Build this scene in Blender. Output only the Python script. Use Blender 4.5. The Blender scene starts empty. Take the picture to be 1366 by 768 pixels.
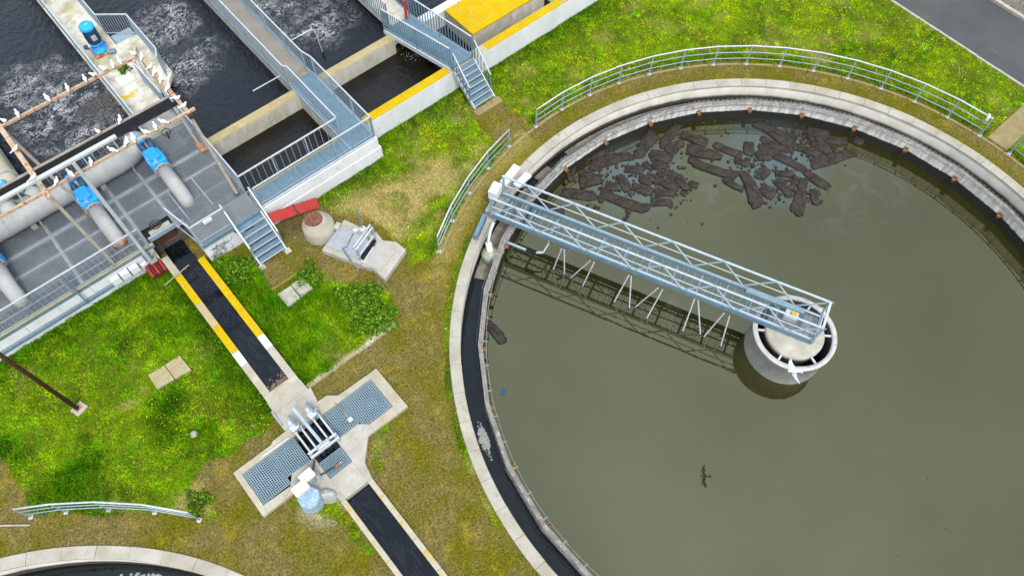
import bpy, math, random
import numpy as np
from mathutils import Vector, Matrix

random.seed(7)
rng = np.random.default_rng(7)
SC = bpy.context.scene
COL = SC.collection

# ------------------------------------------------------------------ camera
cam_d = bpy.data.cameras.new('camera')
cam_d.sensor_width = 36.0
cam_d.lens = 27.318
cam_d.clip_end = 2000
cam = bpy.data.objects.new('camera', cam_d)
COL.objects.link(cam)
_r = Vector((0.75940355, -0.65056177, 0.00869659))
_u = Vector((0.56809257, 0.66953385, 0.47853449))
_f = Vector((0.31713890, 0.35846032, -0.87802569))
cam.matrix_world = Matrix(((_r.x, _u.x, -_f.x, -15.3638), (_r.y, _u.y, -_f.y, -2.2859),
                           (_r.z, _u.z, -_f.z, 25.0), (0, 0, 0, 1)))
SC.camera = cam

# ------------------------------------------------------------------ sky, sun, exposure
SUN_EL, SUN_AZ = 58.0, 200.0          # overcast: a broad weak sun behind cloud
world = bpy.data.worlds.new('World')
SC.world = world
world.use_nodes = True
wn, wl = world.node_tree.nodes, world.node_tree.links
wn.clear()
w_out = wn.new('ShaderNodeOutputWorld')
w_bg = wn.new('ShaderNodeBackground')
w_sky = wn.new('ShaderNodeTexSky')
w_sky.sky_type = 'NISHITA'
w_sky.sun_disc = False
w_sky.sun_elevation = math.radians(SUN_EL)
w_sky.sun_rotation = math.radians(SUN_AZ)
w_sky.air_density = 1.0
w_sky.dust_density = 4.0
w_sky.ozone_density = 1.0
w_hsv = wn.new('ShaderNodeHueSaturation')      # cloud veil: takes most of the blue out of the sky
w_hsv.inputs['Saturation'].default_value = 0.5
w_mix = wn.new('ShaderNodeMixRGB')
w_mix.inputs['Fac'].default_value = 0.6
w_mix.inputs['Color2'].default_value = (6.6, 7.3, 8.4, 1)   # even cloud cover
w_bg.inputs['Strength'].default_value = 0.105
wl.new(w_sky.outputs['Color'], w_hsv.inputs['Color'])
wl.new(w_hsv.outputs['Color'], w_mix.inputs['Color1'])
w_tc = wn.new('ShaderNodeTexCoord')            # soft lumps in the cloud cover
w_no = wn.new('ShaderNodeTexNoise')
w_no.inputs['Scale'].default_value = 2.2
w_no.inputs['Detail'].default_value = 5
w_mr = wn.new('ShaderNodeMapRange')
w_mr.inputs['From Min'].default_value = 0.3
w_mr.inputs['From Max'].default_value = 0.7
w_mr.inputs['To Min'].default_value = 0.74
w_mr.inputs['To Max'].default_value = 1.26
w_mul = wn.new('ShaderNodeMixRGB')
w_mul.blend_type = 'MULTIPLY'
w_mul.inputs['Fac'].default_value = 1.0
wl.new(w_tc.outputs['Generated'], w_no.inputs['Vector'])
wl.new(w_no.outputs['Fac'], w_mr.inputs['Value'])
wl.new(w_mix.outputs['Color'], w_mul.inputs['Color1'])
wl.new(w_mr.outputs['Result'], w_mul.inputs['Color2'])
wl.new(w_mul.outputs['Color'], w_bg.inputs['Color'])
wl.new(w_bg.outputs['Background'], w_out.inputs['Surface'])

sun_d = bpy.data.lights.new('sun', 'SUN')
sun_d.energy = 1.5
sun_d.angle = math.radians(16)
sun_d.color = (1.0, 0.97, 0.92)
sun = bpy.data.objects.new('sun', sun_d)
COL.objects.link(sun)
_az, _el = math.radians(SUN_AZ), math.radians(SUN_EL)
_sd = Vector((math.sin(_az) * math.cos(_el), math.cos(_az) * math.cos(_el), math.sin(_el)))
sun.rotation_euler = _sd.to_track_quat('Z', 'Y').to_euler()

SC.view_settings.view_transform = 'Standard'
SC.view_settings.look = 'None'
SC.view_settings.exposure = 1.08
SC.view_settings.gamma = 1.0
SC.view_settings.use_curve_mapping = False
SC.render.engine = 'CYCLES'

# ------------------------------------------------------------------ helpers
ORI = {}          # world origin of every object, by name


def org(o):
    return ORI.get(o.name, Vector((0, 0, 0))) if o else Vector((0, 0, 0))


def tag(o, label, cat, group=None):
    o['label'] = label
    o['category'] = cat
    if 'kind' not in o:
        o['kind'] = 'thing'
    if group:
        o['group'] = group
    return o


def thing(name, label, cat, loc=(0, 0, 0), group=None):
    o = bpy.data.objects.new(name, None)
    o.empty_display_size = 0.2
    COL.objects.link(o)
    o.location = loc
    ORI[o.name] = Vector(loc)
    return tag(o, label, cat, group)


def put(name, me, parent=None, loc=None, rot=None):
    """link an object that shares mesh data; loc is a world position"""
    o = bpy.data.objects.new(name, me)
    COL.objects.link(o)
    w = Vector(loc) if loc is not None else org(parent)
    if parent:
        o.parent = parent
        o.location = w - org(parent)
    else:
        o.location = w
    if rot is not None:
        o.rotation_euler = rot if hasattr(rot, '__len__') else (0, 0, rot)
    ORI[o.name] = w
    return o


def newmesh(name, v, f, mats, smooth=False, fm=None):
    me = bpy.data.meshes.new(name)
    me.from_pydata([tuple(p) for p in v], [], [tuple(q) for q in f])
    for m in (mats if isinstance(mats, (list, tuple)) else [mats]):
        me.materials.append(m)
    if fm:
        me.polygons.foreach_set('material_index', fm)
    if smooth:
        me.polygons.foreach_set('use_smooth', [True] * len(me.polygons))
    me.update()
    return me


class MB:
    def __init__(s):
        s.v, s.f, s.m = [], [], []
        s.mi = 0

    def add(s, v, f):
        k = len(s.v)
        s.v += [tuple(p) for p in v]
        s.f += [tuple(i + k for i in q) for q in f]
        s.m += [s.mi] * len(f)
        return s

    def mat(s, i):
        s.mi = i
        return s

    def box(s, x0, x1, y0, y1, z0, z1):
        v = [(x0, y0, z0), (x1, y0, z0), (x1, y1, z0), (x0, y1, z0), (x0, y0, z1), (x1, y0, z1), (x1, y1, z1), (x0, y1, z1)]
        return s.add(v, [(0, 3, 2, 1), (4, 5, 6, 7), (0, 1, 5, 4), (1, 2, 6, 5), (2, 3, 7, 6), (3, 0, 4, 7)])

    def cbox(s, c, sx, sy, sz, rz=0.0):
        """box centred on c, turned about z"""
        co, si = math.cos(rz), math.sin(rz)
        v = []
        for dz in (-1, 1):
            for dx, dy in ((-1, -1), (1, -1), (1, 1), (-1, 1)):
                x, y = dx * sx / 2, dy * sy / 2
                v.append((c[0] + co * x - si * y, c[1] + si * x + co * y, c[2] + dz * sz / 2))
        return s.add(v, [(0, 3, 2, 1), (4, 5, 6, 7), (0, 1, 5, 4), (1, 2, 6, 5), (2, 3, 7, 6), (3, 0, 4, 7)])

    def prism(s, poly, z0, z1):
        n = len(poly)
        v = [(x, y, z0) for x, y in poly] + [(x, y, z1) for x, y in poly]
        f = [tuple(range(n - 1, -1, -1)), tuple(range(n, 2 * n))]
        f += [(i, (i + 1) % n, n + (i + 1) % n, n + i) for i in range(n)]
        return s.add(v, f)

    def bar(s, p, q, w, h, up=(0, 0, 1)):
        """rectangular bar from p to q, w sideways and h along up"""
        p, q, up = Vector(p), Vector(q), Vector(up)
        d = (q - p).normalized()
        a = d.cross(up)
        if a.length < 1e-4:
            a = Vector((1, 0, 0))
        a.normalize()
        b = a.cross(d)
        v = []
        for c in (p, q):
            for i, j in ((-1, -1), (1, -1), (1, 1), (-1, 1)):
                v.append(c + a * (i * w / 2) + b * (j * h / 2))
        return s.add(v, [(0, 1, 2, 3), (7, 6, 5, 4), (0, 4, 5, 1), (1, 5, 6, 2), (2, 6, 7, 3), (3, 7, 4, 0)])

    def tube(s, pts, r, n=8, cap=True):
        pts = [Vector(p) for p in pts]
        rs = r if isinstance(r, (list, tuple)) else [r] * len(pts)
        v, f = [], []
        prev = None
        for i, p in enumerate(pts):
            d = (pts[min(i + 1, len(pts) - 1)] - pts[max(i - 1, 0)]).normalized()
            a = Vector((0, 0, 1)) if abs(d.z) < 0.9 else Vector((1, 0, 0))
            if prev is not None:
                a = prev
            a = (a - d * a.dot(d)).normalized()
            prev = a
            b = d.cross(a)
            for k in range(n):
                t = 2 * math.pi * k / n
                v.append(p + (a * math.cos(t) + b * math.sin(t)) * rs[i])
        for i in range(len(pts) - 1):
            for k in range(n):
                k2 = (k + 1) % n
                f.append((i * n + k, i * n + k2, (i + 1) * n + k2, (i + 1) * n + k))
        if cap:
            f.append(tuple(range(n - 1, -1, -1)))
            f.append(tuple(range((len(pts) - 1) * n, len(pts) * n)))
        return s.add(v, f)

    def lathe(s, prof, n=24, c=(0, 0, 0), a0=0.0, a1=None):
        """profile of (r, z) turned about the vertical through c"""
        full = a1 is None
        m = n if full else n + 1
        v, f = [], []
        for k in range(m):
            t = (2 * math.pi * k / n) if full else a0 + (a1 - a0) * k / n
            for r, z in prof:
                v.append((c[0] + r * math.cos(t), c[1] + r * math.sin(t), c[2] + z))
        L = len(prof)
        for k in range(n):
            k2 = (k + 1) % m
            for j in range(L - 1):
                f.append((k * L + j, k2 * L + j, k2 * L + j + 1, k * L + j + 1))
        return s.add(v, f)

    def ring(s, r0, r1, z0, z1, n=96, c=(0, 0, 0)):
        """closed ring of rectangular section, full circle"""
        return s.lathe([(r0, z0), (r1, z0), (r1, z1), (r0, z1), (r0, z0)], n, c)

    def disc(s, r, z, n=64, c=(0, 0)):
        v = [(c[0] + r * math.cos(2 * math.pi * k / n), c[1] + r * math.sin(2 * math.pi * k / n), z) for k in range(n)]
        return s.add(v, [tuple(range(n))])

    def mesh(s, name, mats, smooth=False, off=(0, 0, 0)):
        return newmesh(name, [(x - off[0], y - off[1], z - off[2]) for x, y, z in s.v], s.f, mats, smooth,
                       s.m if any(s.m) else None)

    def build(s, name, mats, parent=None, smooth=False, loc=None, bevel=0.0):
        w = Vector(loc) if loc is not None else org(parent)
        o = put(name, s.mesh(name, mats, smooth, w), parent, w)
        if bevel:
            b = o.modifiers.new('bevel', 'BEVEL')
            b.width = bevel
            b.segments = 2
            b.limit_method = 'ANGLE'
        return o


def struct(o, kind='structure'):
    o['kind'] = kind
    return o


# ------------------------------------------------------------------ materials
def ramp(nt, stops):
    r = nt.nodes.new('ShaderNodeValToRGB')
    e = r.color_ramp.elements
    while len(e) > 1:
        e.remove(e[-1])
    e[0].position, e[0].color = stops[0][0], (*stops[0][1], 1)
    for p, c in stops[1:]:
        x = e.new(p)
        x.color = (*c, 1)
    return r


def noise(nt, vec, scale, detail=4, rough=0.55, dist=0.0):
    n = nt.nodes.new('ShaderNodeTexNoise')
    n.inputs['Scale'].default_value = scale
    n.inputs['Detail'].default_value = detail
    n.inputs['Roughness'].default_value = rough
    n.inputs['Distortion'].default_value = dist
    if vec:
        nt.links.new(vec, n.inputs['Vector'])
    return n


def coords(nt, scale=(1, 1, 1), kind='Object'):
    t = nt.nodes.new('ShaderNodeTexCoord')
    m = nt.nodes.new('ShaderNodeMapping')
    m.inputs['Scale'].default_value = scale
    nt.links.new(t.outputs[kind], m.inputs['Vector'])
    return m.outputs['Vector']


def mix(nt, fac, a, b, mode='MIX'):
    m = nt.nodes.new('ShaderNodeMixRGB')
    m.blend_type = mode
    for sock, val in ((m.inputs['Fac'], fac), (m.inputs['Color1'], a), (m.inputs['Color2'], b)):
        if isinstance(val, bpy.types.NodeSocket):
            nt.links.new(val, sock)
        elif isinstance(val, (int, float)):
            sock.default_value = val
        else:
            sock.default_value = (*val, 1)
    return m.outputs['Color']


def newmat(name):
    m = bpy.data.materials.new(name)
    m.use_nodes = True
    nt = m.node_tree
    nt.nodes.clear()
    o = nt.nodes.new('ShaderNodeOutputMaterial')
    b = nt.nodes.new('ShaderNodeBsdfPrincipled')
    nt.links.new(b.outputs['BSDF'], o.inputs['Surface'])
    return m, nt, b


def bump(nt, b, h, strength=0.3, dist=0.02):
    n = nt.nodes.new('ShaderNodeBump')
    n.inputs['Strength'].default_value = strength
    n.inputs['Distance'].default_value = dist
    nt.links.new(h, n.inputs['Height'])
    nt.links.new(n.outputs['Normal'], b.inputs['Normal'])


KA = 0.78         # overall albedo level of the painted colours below


def sc3(c, k):
    return tuple(t * k for t in c)


def mottled(name, base, dark, spots=None, scale=1.5, lo=0.35, hi=0.7, rough=0.85, metal=0.0, bmp=0.25, squash=(1, 1, 1),
            spot_lo=0.6, spot_hi=0.68, spot_scale=3.0, fine=40.0, fine_amt=0.25):
    """base colour broken up by broad stains, fine grain and (optionally) spots of a third colour"""
    if not name.startswith('gull'):
        base, dark = sc3(base, KA), sc3(dark, KA)
        spots = sc3(spots, KA) if spots else None
    m, nt, b = newmat(name)
    b.inputs['Specular IOR Level'].default_value = .12 if rough > .75 else .4
    vec = coords(nt, squash)
    n1 = noise(nt, vec, scale, 6, 0.6)
    r1 = ramp(nt, [(lo, dark), (hi, base)])
    nt.links.new(n1.outputs['Fac'], r1.inputs['Fac'])
    col = r1.outputs['Color']
    if spots:
        n3 = noise(nt, coords(nt), spot_scale, 5, 0.65)
        r3 = ramp(nt, [(spot_lo, (0, 0, 0)), (spot_hi, (1, 1, 1))])
        nt.links.new(n3.outputs['Fac'], r3.inputs['Fac'])
        col = mix(nt, r3.outputs['Color'], col, spots)
    n2 = noise(nt, coords(nt), fine, 3, 0.7)
    r2 = ramp(nt, [(0.3, (1 - fine_amt,) * 3), (0.7, (1 + fine_amt * 0.4,) * 3)])
    nt.links.new(n2.outputs['Fac'], r2.inputs['Fac'])
    col = mix(nt, 1.0, col, r2.outputs['Color'], 'MULTIPLY')
    nt.links.new(col, b.inputs['Base Color'])
    b.inputs['Roughness'].default_value = rough
    b.inputs['Metallic'].default_value = metal
    if bmp:
        bump(nt, b, n2.outputs['Fac'], bmp, 0.01)
    return m


M = {}
M['moss_edge'] = mottled('moss_edge', (.30, .25, .05), (.20, .17, .03), (.10, .12, .02), scale=4)
M['slab_moss'] = mottled('slab_moss', (.48, .43, .26), (.36, .31, .16), (.14, .17, .04), scale=2.5, spot_scale=3, spot_lo=.58, spot_hi=.7)
M['concrete'] = mottled('concrete', (0.53, 0.51, 0.45), (0.38, 0.36, 0.29), (.30, .27, .2), spot_scale=1.6, spot_lo=.62, spot_hi=.85, scale=2.2)
M['coping'] = mottled('coping', (0.53, 0.51, 0.45), (0.38, 0.35, 0.27), (0.26, 0.23, 0.14), scale=1.3, spot_scale=2.6, spot_lo=0.58, spot_hi=0.78)
M['white_wall'] = mottled('white_wall', (0.82, 0.85, 0.86), (0.68, 0.70, 0.69), (0.26, 0.25, 0.18), scale=1.4, squash=(1, 1, .35), spot_lo=.64, spot_hi=.8)
M['slab'] = mottled('slab', (0.54, 0.51, 0.42), (0.40, 0.36, 0.26), (0.44, 0.29, 0.08), scale=1.8, spot_scale=1.7, spot_lo=.62, spot_hi=.82)
M['old_wall'] = mottled('old_wall', (0.66, 0.65, 0.58), (0.46, 0.44, 0.33), (0.16, 0.17, 0.06), scale=2.0, squash=(1.5, 1.5, .4), spot_lo=.62, spot_hi=.78, spot_scale=2.5)
M['yellow'] = mottled('yellow', (0.66, 0.44, 0.002), (0.56, 0.37, 0.004), (0.46, 0.38, 0.20), scale=2.0, lo=.3, hi=.6, spot_scale=5.5, spot_lo=.60, spot_hi=.66, fine=22, fine_amt=.35)
M['yellow_faded'] = mottled('yellow_faded', (0.52, 0.44, 0.26), (0.44, 0.36, 0.19), (0.62, 0.42, 0.04), scale=3, spot_scale=5, spot_lo=.55, spot_hi=.62)
M['yellow_worn'] = mottled('yellow_worn', (0.56, 0.36, 0.06), (0.48, 0.44, 0.33), (0.50, 0.47, 0.39), scale=3.5, lo=.46, hi=.62, spot_scale=5, spot_lo=.47, spot_hi=.55)
M['cream_top'] = mottled('cream_top', (0.50, 0.43, 0.26), (0.40, 0.32, 0.14), (0.16, 0.17, 0.03), scale=2.5, spot_scale=2.4, spot_lo=.62, spot_hi=.75)
M['galv'] = mottled('galv', (0.42, 0.52, 0.59), (0.31, 0.41, 0.48), (.30, .26, .20), spot_scale=4, spot_lo=.68, spot_hi=.76, scale=5, rough=.55, metal=.35, bmp=.05, fine_amt=.1)
M['galv_blue'] = mottled('galv_blue', (0.20, 0.31, 0.39), (0.145, 0.24, 0.315), scale=4, rough=.6, metal=.25, bmp=.05, fine_amt=.15)
M['galv_white'] = mottled('galv_white', (0.64, 0.67, 0.69), (0.50, 0.54, 0.57), scale=6, rough=.5, metal=.2, bmp=.05, fine_amt=.08)
M['floor_beam'] = mottled('floor_beam', (0.36, 0.39, 0.41), (0.27, 0.29, 0.30), scale=3, rough=.6, metal=.2, bmp=.05)
M['grating'] = mottled('grating', (0.32, 0.36, 0.39), (0.21, 0.24, 0.26), (0.22, 0.17, 0.10), scale=1.2, rough=.65, metal=.3, bmp=.05, spot_scale=1.1, spot_lo=.58, spot_hi=.75)
M['grating_blue'] = mottled('grating_blue', (0.30, 0.42, 0.48), (0.22, 0.33, 0.39), scale=1.5, rough=.6, metal=.3, bmp=.05)
M['rust_bar'] = mottled('rust_bar', (0.60, 0.50, 0.38), (0.50, 0.34, 0.20), (0.40, 0.13, 0.06), scale=5, spot_scale=7, spot_lo=.56, spot_hi=.62)
M['rust'] = mottled('rust', (0.52, 0.30, 0.15), (0.34, 0.11, 0.04), (0.55, 0.46, 0.34), scale=5, spot_scale=5, spot_lo=.52, spot_hi=.62)
M['rust_dark'] = mottled('rust_dark', (0.10, 0.035, 0.015), (0.06, 0.02, 0.01), (0.2, 0.04, 0.02), scale=5, spot_scale=6, rough=.7)
M['cream_paint'] = mottled('cream_paint', (0.55, 0.50, 0.42), (0.42, 0.36, 0.28), (0.35, 0.16, 0.06), scale=3, spot_lo=.68, spot_hi=.75, rough=.6)
M['pipe'] = mottled('pipe', (0.47, 0.475, 0.465), (0.35, 0.35, 0.33), (0.24, 0.19, 0.13), scale=2, squash=(1, 1, .6), spot_lo=.60, spot_hi=.78, spot_scale=2.2, rough=.6, bmp=.08, fine_amt=.12)
M['pipe_cream'] = mottled('pipe_cream', (0.56, 0.52, 0.42), (0.44, 0.38, 0.26), scale=2, rough=.6, bmp=.08)
M['blue'] = mottled('blue', (0.012, 0.42, 1.0), (0.01, 0.36, 0.92), (0.55, 0.56, 0.52), scale=2, rough=.45, bmp=.05, spot_scale=6, spot_lo=.60, spot_hi=.64, fine_amt=.08)
M['blue_dark'] = mottled('blue_dark', (0.02, 0.10, 0.19), (0.015, 0.06, 0.12), scale=5, rough=.5, bmp=.05)
M['beam_black'] = mottled('beam_black', (0.028, 0.032, 0.042), (0.018, 0.02, 0.026), scale=4, rough=.6, bmp=.05)
M['beam_top'] = mottled('beam_top', (0.40, 0.37, 0.33), (0.28, 0.24, 0.20), (0.3, 0.14, 0.07), scale=4, spot_lo=.62, spot_hi=.7)
M['white'] = mottled('white', (0.74, 0.75, 0.76), (0.66, 0.67, 0.68), scale=3, rough=.55, bmp=.03, fine_amt=.05)
M['red_board'] = mottled('red_board', (0.44, 0.030, 0.032), (0.36, 0.06, 0.05), (0.58, 0.36, 0.28), scale=4, spot_scale=22, spot_lo=.62, spot_hi=.68)
M['red'] = mottled('red', (0.62, 0.03, 0.035), (0.45, 0.03, 0.03), scale=6, rough=.5)
M['lid_rust'] = mottled('lid_rust', (0.26, 0.10, 0.07), (0.14, 0.055, 0.04), (0.32, 0.16, 0.12), scale=6, spot_scale=18, spot_lo=.55, spot_hi=.62)
M['cable'] = mottled('cable', (0.03, 0.04, 0.05), (0.02, 0.025, 0.03), scale=8, rough=.5, bmp=.02)
M['dark'] = mottled('dark', (0.03, 0.027, 0.022), (0.015, 0.014, 0.012), scale=3)
M['pit'] = mottled('pit', (0.13, 0.115, 0.095), (0.06, 0.058, 0.055), (0.16, 0.12, 0.08), scale=.9, spot_scale=.8)
M['asphalt'] = mottled('asphalt', (0.115, 0.12, 0.12), (0.075, 0.08, 0.082), (0.17, 0.14, 0.09), scale=.35, lo=.3, hi=.7, spot_scale=.5, spot_lo=.62, spot_hi=.85, fine=60, fine_amt=.35)
M['gravel'] = mottled('gravel', (0.26, 0.23, 0.19), (0.09, 0.08, 0.065), (0.5, 0.47, 0.42), scale=14, lo=.4, hi=.62, spot_scale=30, spot_lo=.6, spot_hi=.64, bmp=.8)
M['sand'] = mottled('sand', (0.36, 0.30, 0.15), (0.27, 0.22, 0.10), (0.18, 0.17, 0.03), scale=2, spot_scale=5, spot_lo=.6, spot_hi=.68, bmp=.4, fine=50, fine_amt=.35)
M['sludge'] = mottled('sludge', (0.070, 0.058, 0.048), (0.032, 0.026, 0.021), (0.11, 0.095, 0.085), scale=5, bmp=.9, spot_scale=9, spot_lo=.6, spot_hi=.7, fine=30, fine_amt=.4)
M['tarp'] = mottled('tarp', (0.34, 0.50, 0.62), (0.28, 0.42, 0.53), (0.52, 0.60, 0.66), scale=7, rough=.4, spot_scale=14, spot_lo=.56, spot_hi=.6)
M['sheet_grey'] = mottled('sheet_grey', (0.48, 0.48, 0.45), (0.30, 0.30, 0.27), scale=6, rough=.4, bmp=.5)
M['gull_white'] = mottled('gull_white', (0.78, 0.78, 0.77), (0.72, 0.72, 0.72), scale=8, bmp=0, fine_amt=.03)
M['gull_grey'] = mottled('gull_grey', (0.50, 0.52, 0.55), (0.44, 0.46, 0.5), scale=8, bmp=0, fine_amt=.03)
M['gull_leg'] = mottled('gull_leg', (0.55, 0.10, 0.04), (0.5, 0.08, 0.03), scale=8, bmp=0)
M['foam'] = mottled('foam', (0.42, 0.44, 0.42), (0.28, 0.30, 0.28), scale=9, bmp=.6)
M['leaf'] = mottled('leaf', (0.06, 0.12, 0.015), (0.025, 0.055, 0.008), (0.10, 0.15, 0.02), scale=3, rough=.6, bmp=0, spot_scale=6)
M['stem'] = mottled('stem', (0.10, 0.075, 0.05), (0.06, 0.045, 0.03), scale=5)
M['twig'] = mottled('twig', (0.20, 0.14, 0.11), (0.12, 0.085, 0.065), scale=5)
M['stainless'] = mottled('stainless', (0.52, 0.54, 0.56), (0.42, 0.44, 0.46), scale=5, rough=.4, metal=.5, bmp=.03, fine_amt=.06)
M['wood'] = mottled('wood', (0.45, 0.36, 0.24), (0.34, 0.26, 0.16), scale=5)


def launder_face():
    """grey-white lime streaks, black algae below the splash line"""
    m, nt, b = newmat('launder_face')
    n1 = noise(nt, coords(nt, (1, 1, .16)), 7.0, 5, 0.6)
    r1 = ramp(nt, [(0.3, (0.28, 0.27, 0.24)), (0.46, (0.44, 0.44, 0.41)), (0.62, (0.62, 0.63, 0.61))])
    nt.links.new(n1.outputs['Fac'], r1.inputs['Fac'])
    t = nt.nodes.new('ShaderNodeTexCoord')
    sx = nt.nodes.new('ShaderNodeSeparateXYZ')
    nt.links.new(t.outputs['Object'], sx.inputs['Vector'])
    n2 = noise(nt, coords(nt, (1, 1, .3)), 9.0, 4)
    ad = nt.nodes.new('ShaderNodeMath')
    ad.operation = 'MULTIPLY_ADD'
    nt.links.new(n2.outputs['Fac'], ad.inputs[0])
    ad.inputs[1].default_value = 0.10
    nt.links.new(sx.outputs['Z'], ad.inputs[2])
    mr = nt.nodes.new('ShaderNodeMapRange')
    mr.inputs['From Min'].default_value = -0.60
    mr.inputs['From Max'].default_value = -0.55
    nt.links.new(ad.outputs[0], mr.inputs['Value'])
    col = mix(nt, mr.outputs['Result'], (0.006, 0.006, 0.004), r1.outputs['Color'])
    nt.links.new(col, b.inputs['Base Color'])
    b.inputs['Roughness'].default_value = .8
    bump(nt, b, n1.outputs['Fac'], .5, .03)
    return m


def shaft_wall():
    """inner face of the tank's outer wall: pale concrete, dark wet band at the foot"""
    m, nt, b = newmat('shaft_wall')
    n1 = noise(nt, coords(nt, (1, 1, .5)), 2.0, 6)
    r1 = ramp(nt, [(0.3, (0.56, 0.54, 0.45)), (0.65, (0.72, 0.70, 0.63))])
    nt.links.new(n1.outputs['Fac'], r1.inputs['Fac'])
    t = nt.nodes.new('ShaderNodeTexCoord')
    sx = nt.nodes.new('ShaderNodeSeparateXYZ')
    nt.links.new(t.outputs['Object'], sx.inputs['Vector'])
    ad = nt.nodes.new('ShaderNodeMath')
    ad.operation = 'MULTIPLY_ADD'
    nt.links.new(n1.outputs['Fac'], ad.inputs[0])
    ad.inputs[1].default_value = 0.12
    nt.links.new(sx.outputs['Z'], ad.inputs[2])
    mr = nt.nodes.new('ShaderNodeMapRange')
    mr.inputs['From Min'].default_value = -0.56
    mr.inputs['From Max'].default_value = -0.42
    nt.links.new(ad.outputs[0], mr.inputs['Value'])
    col = mix(nt, mr.outputs['Result'], (0.05, 0.042, 0.028), r1.outputs['Color'])
    nt.links.new(col, b.inputs['Base Color'])
    b.inputs['Roughness'].default_value = .8
    return m


M['launder_face'] = launder_face()
M['shaft_wall'] = shaft_wall()


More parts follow.
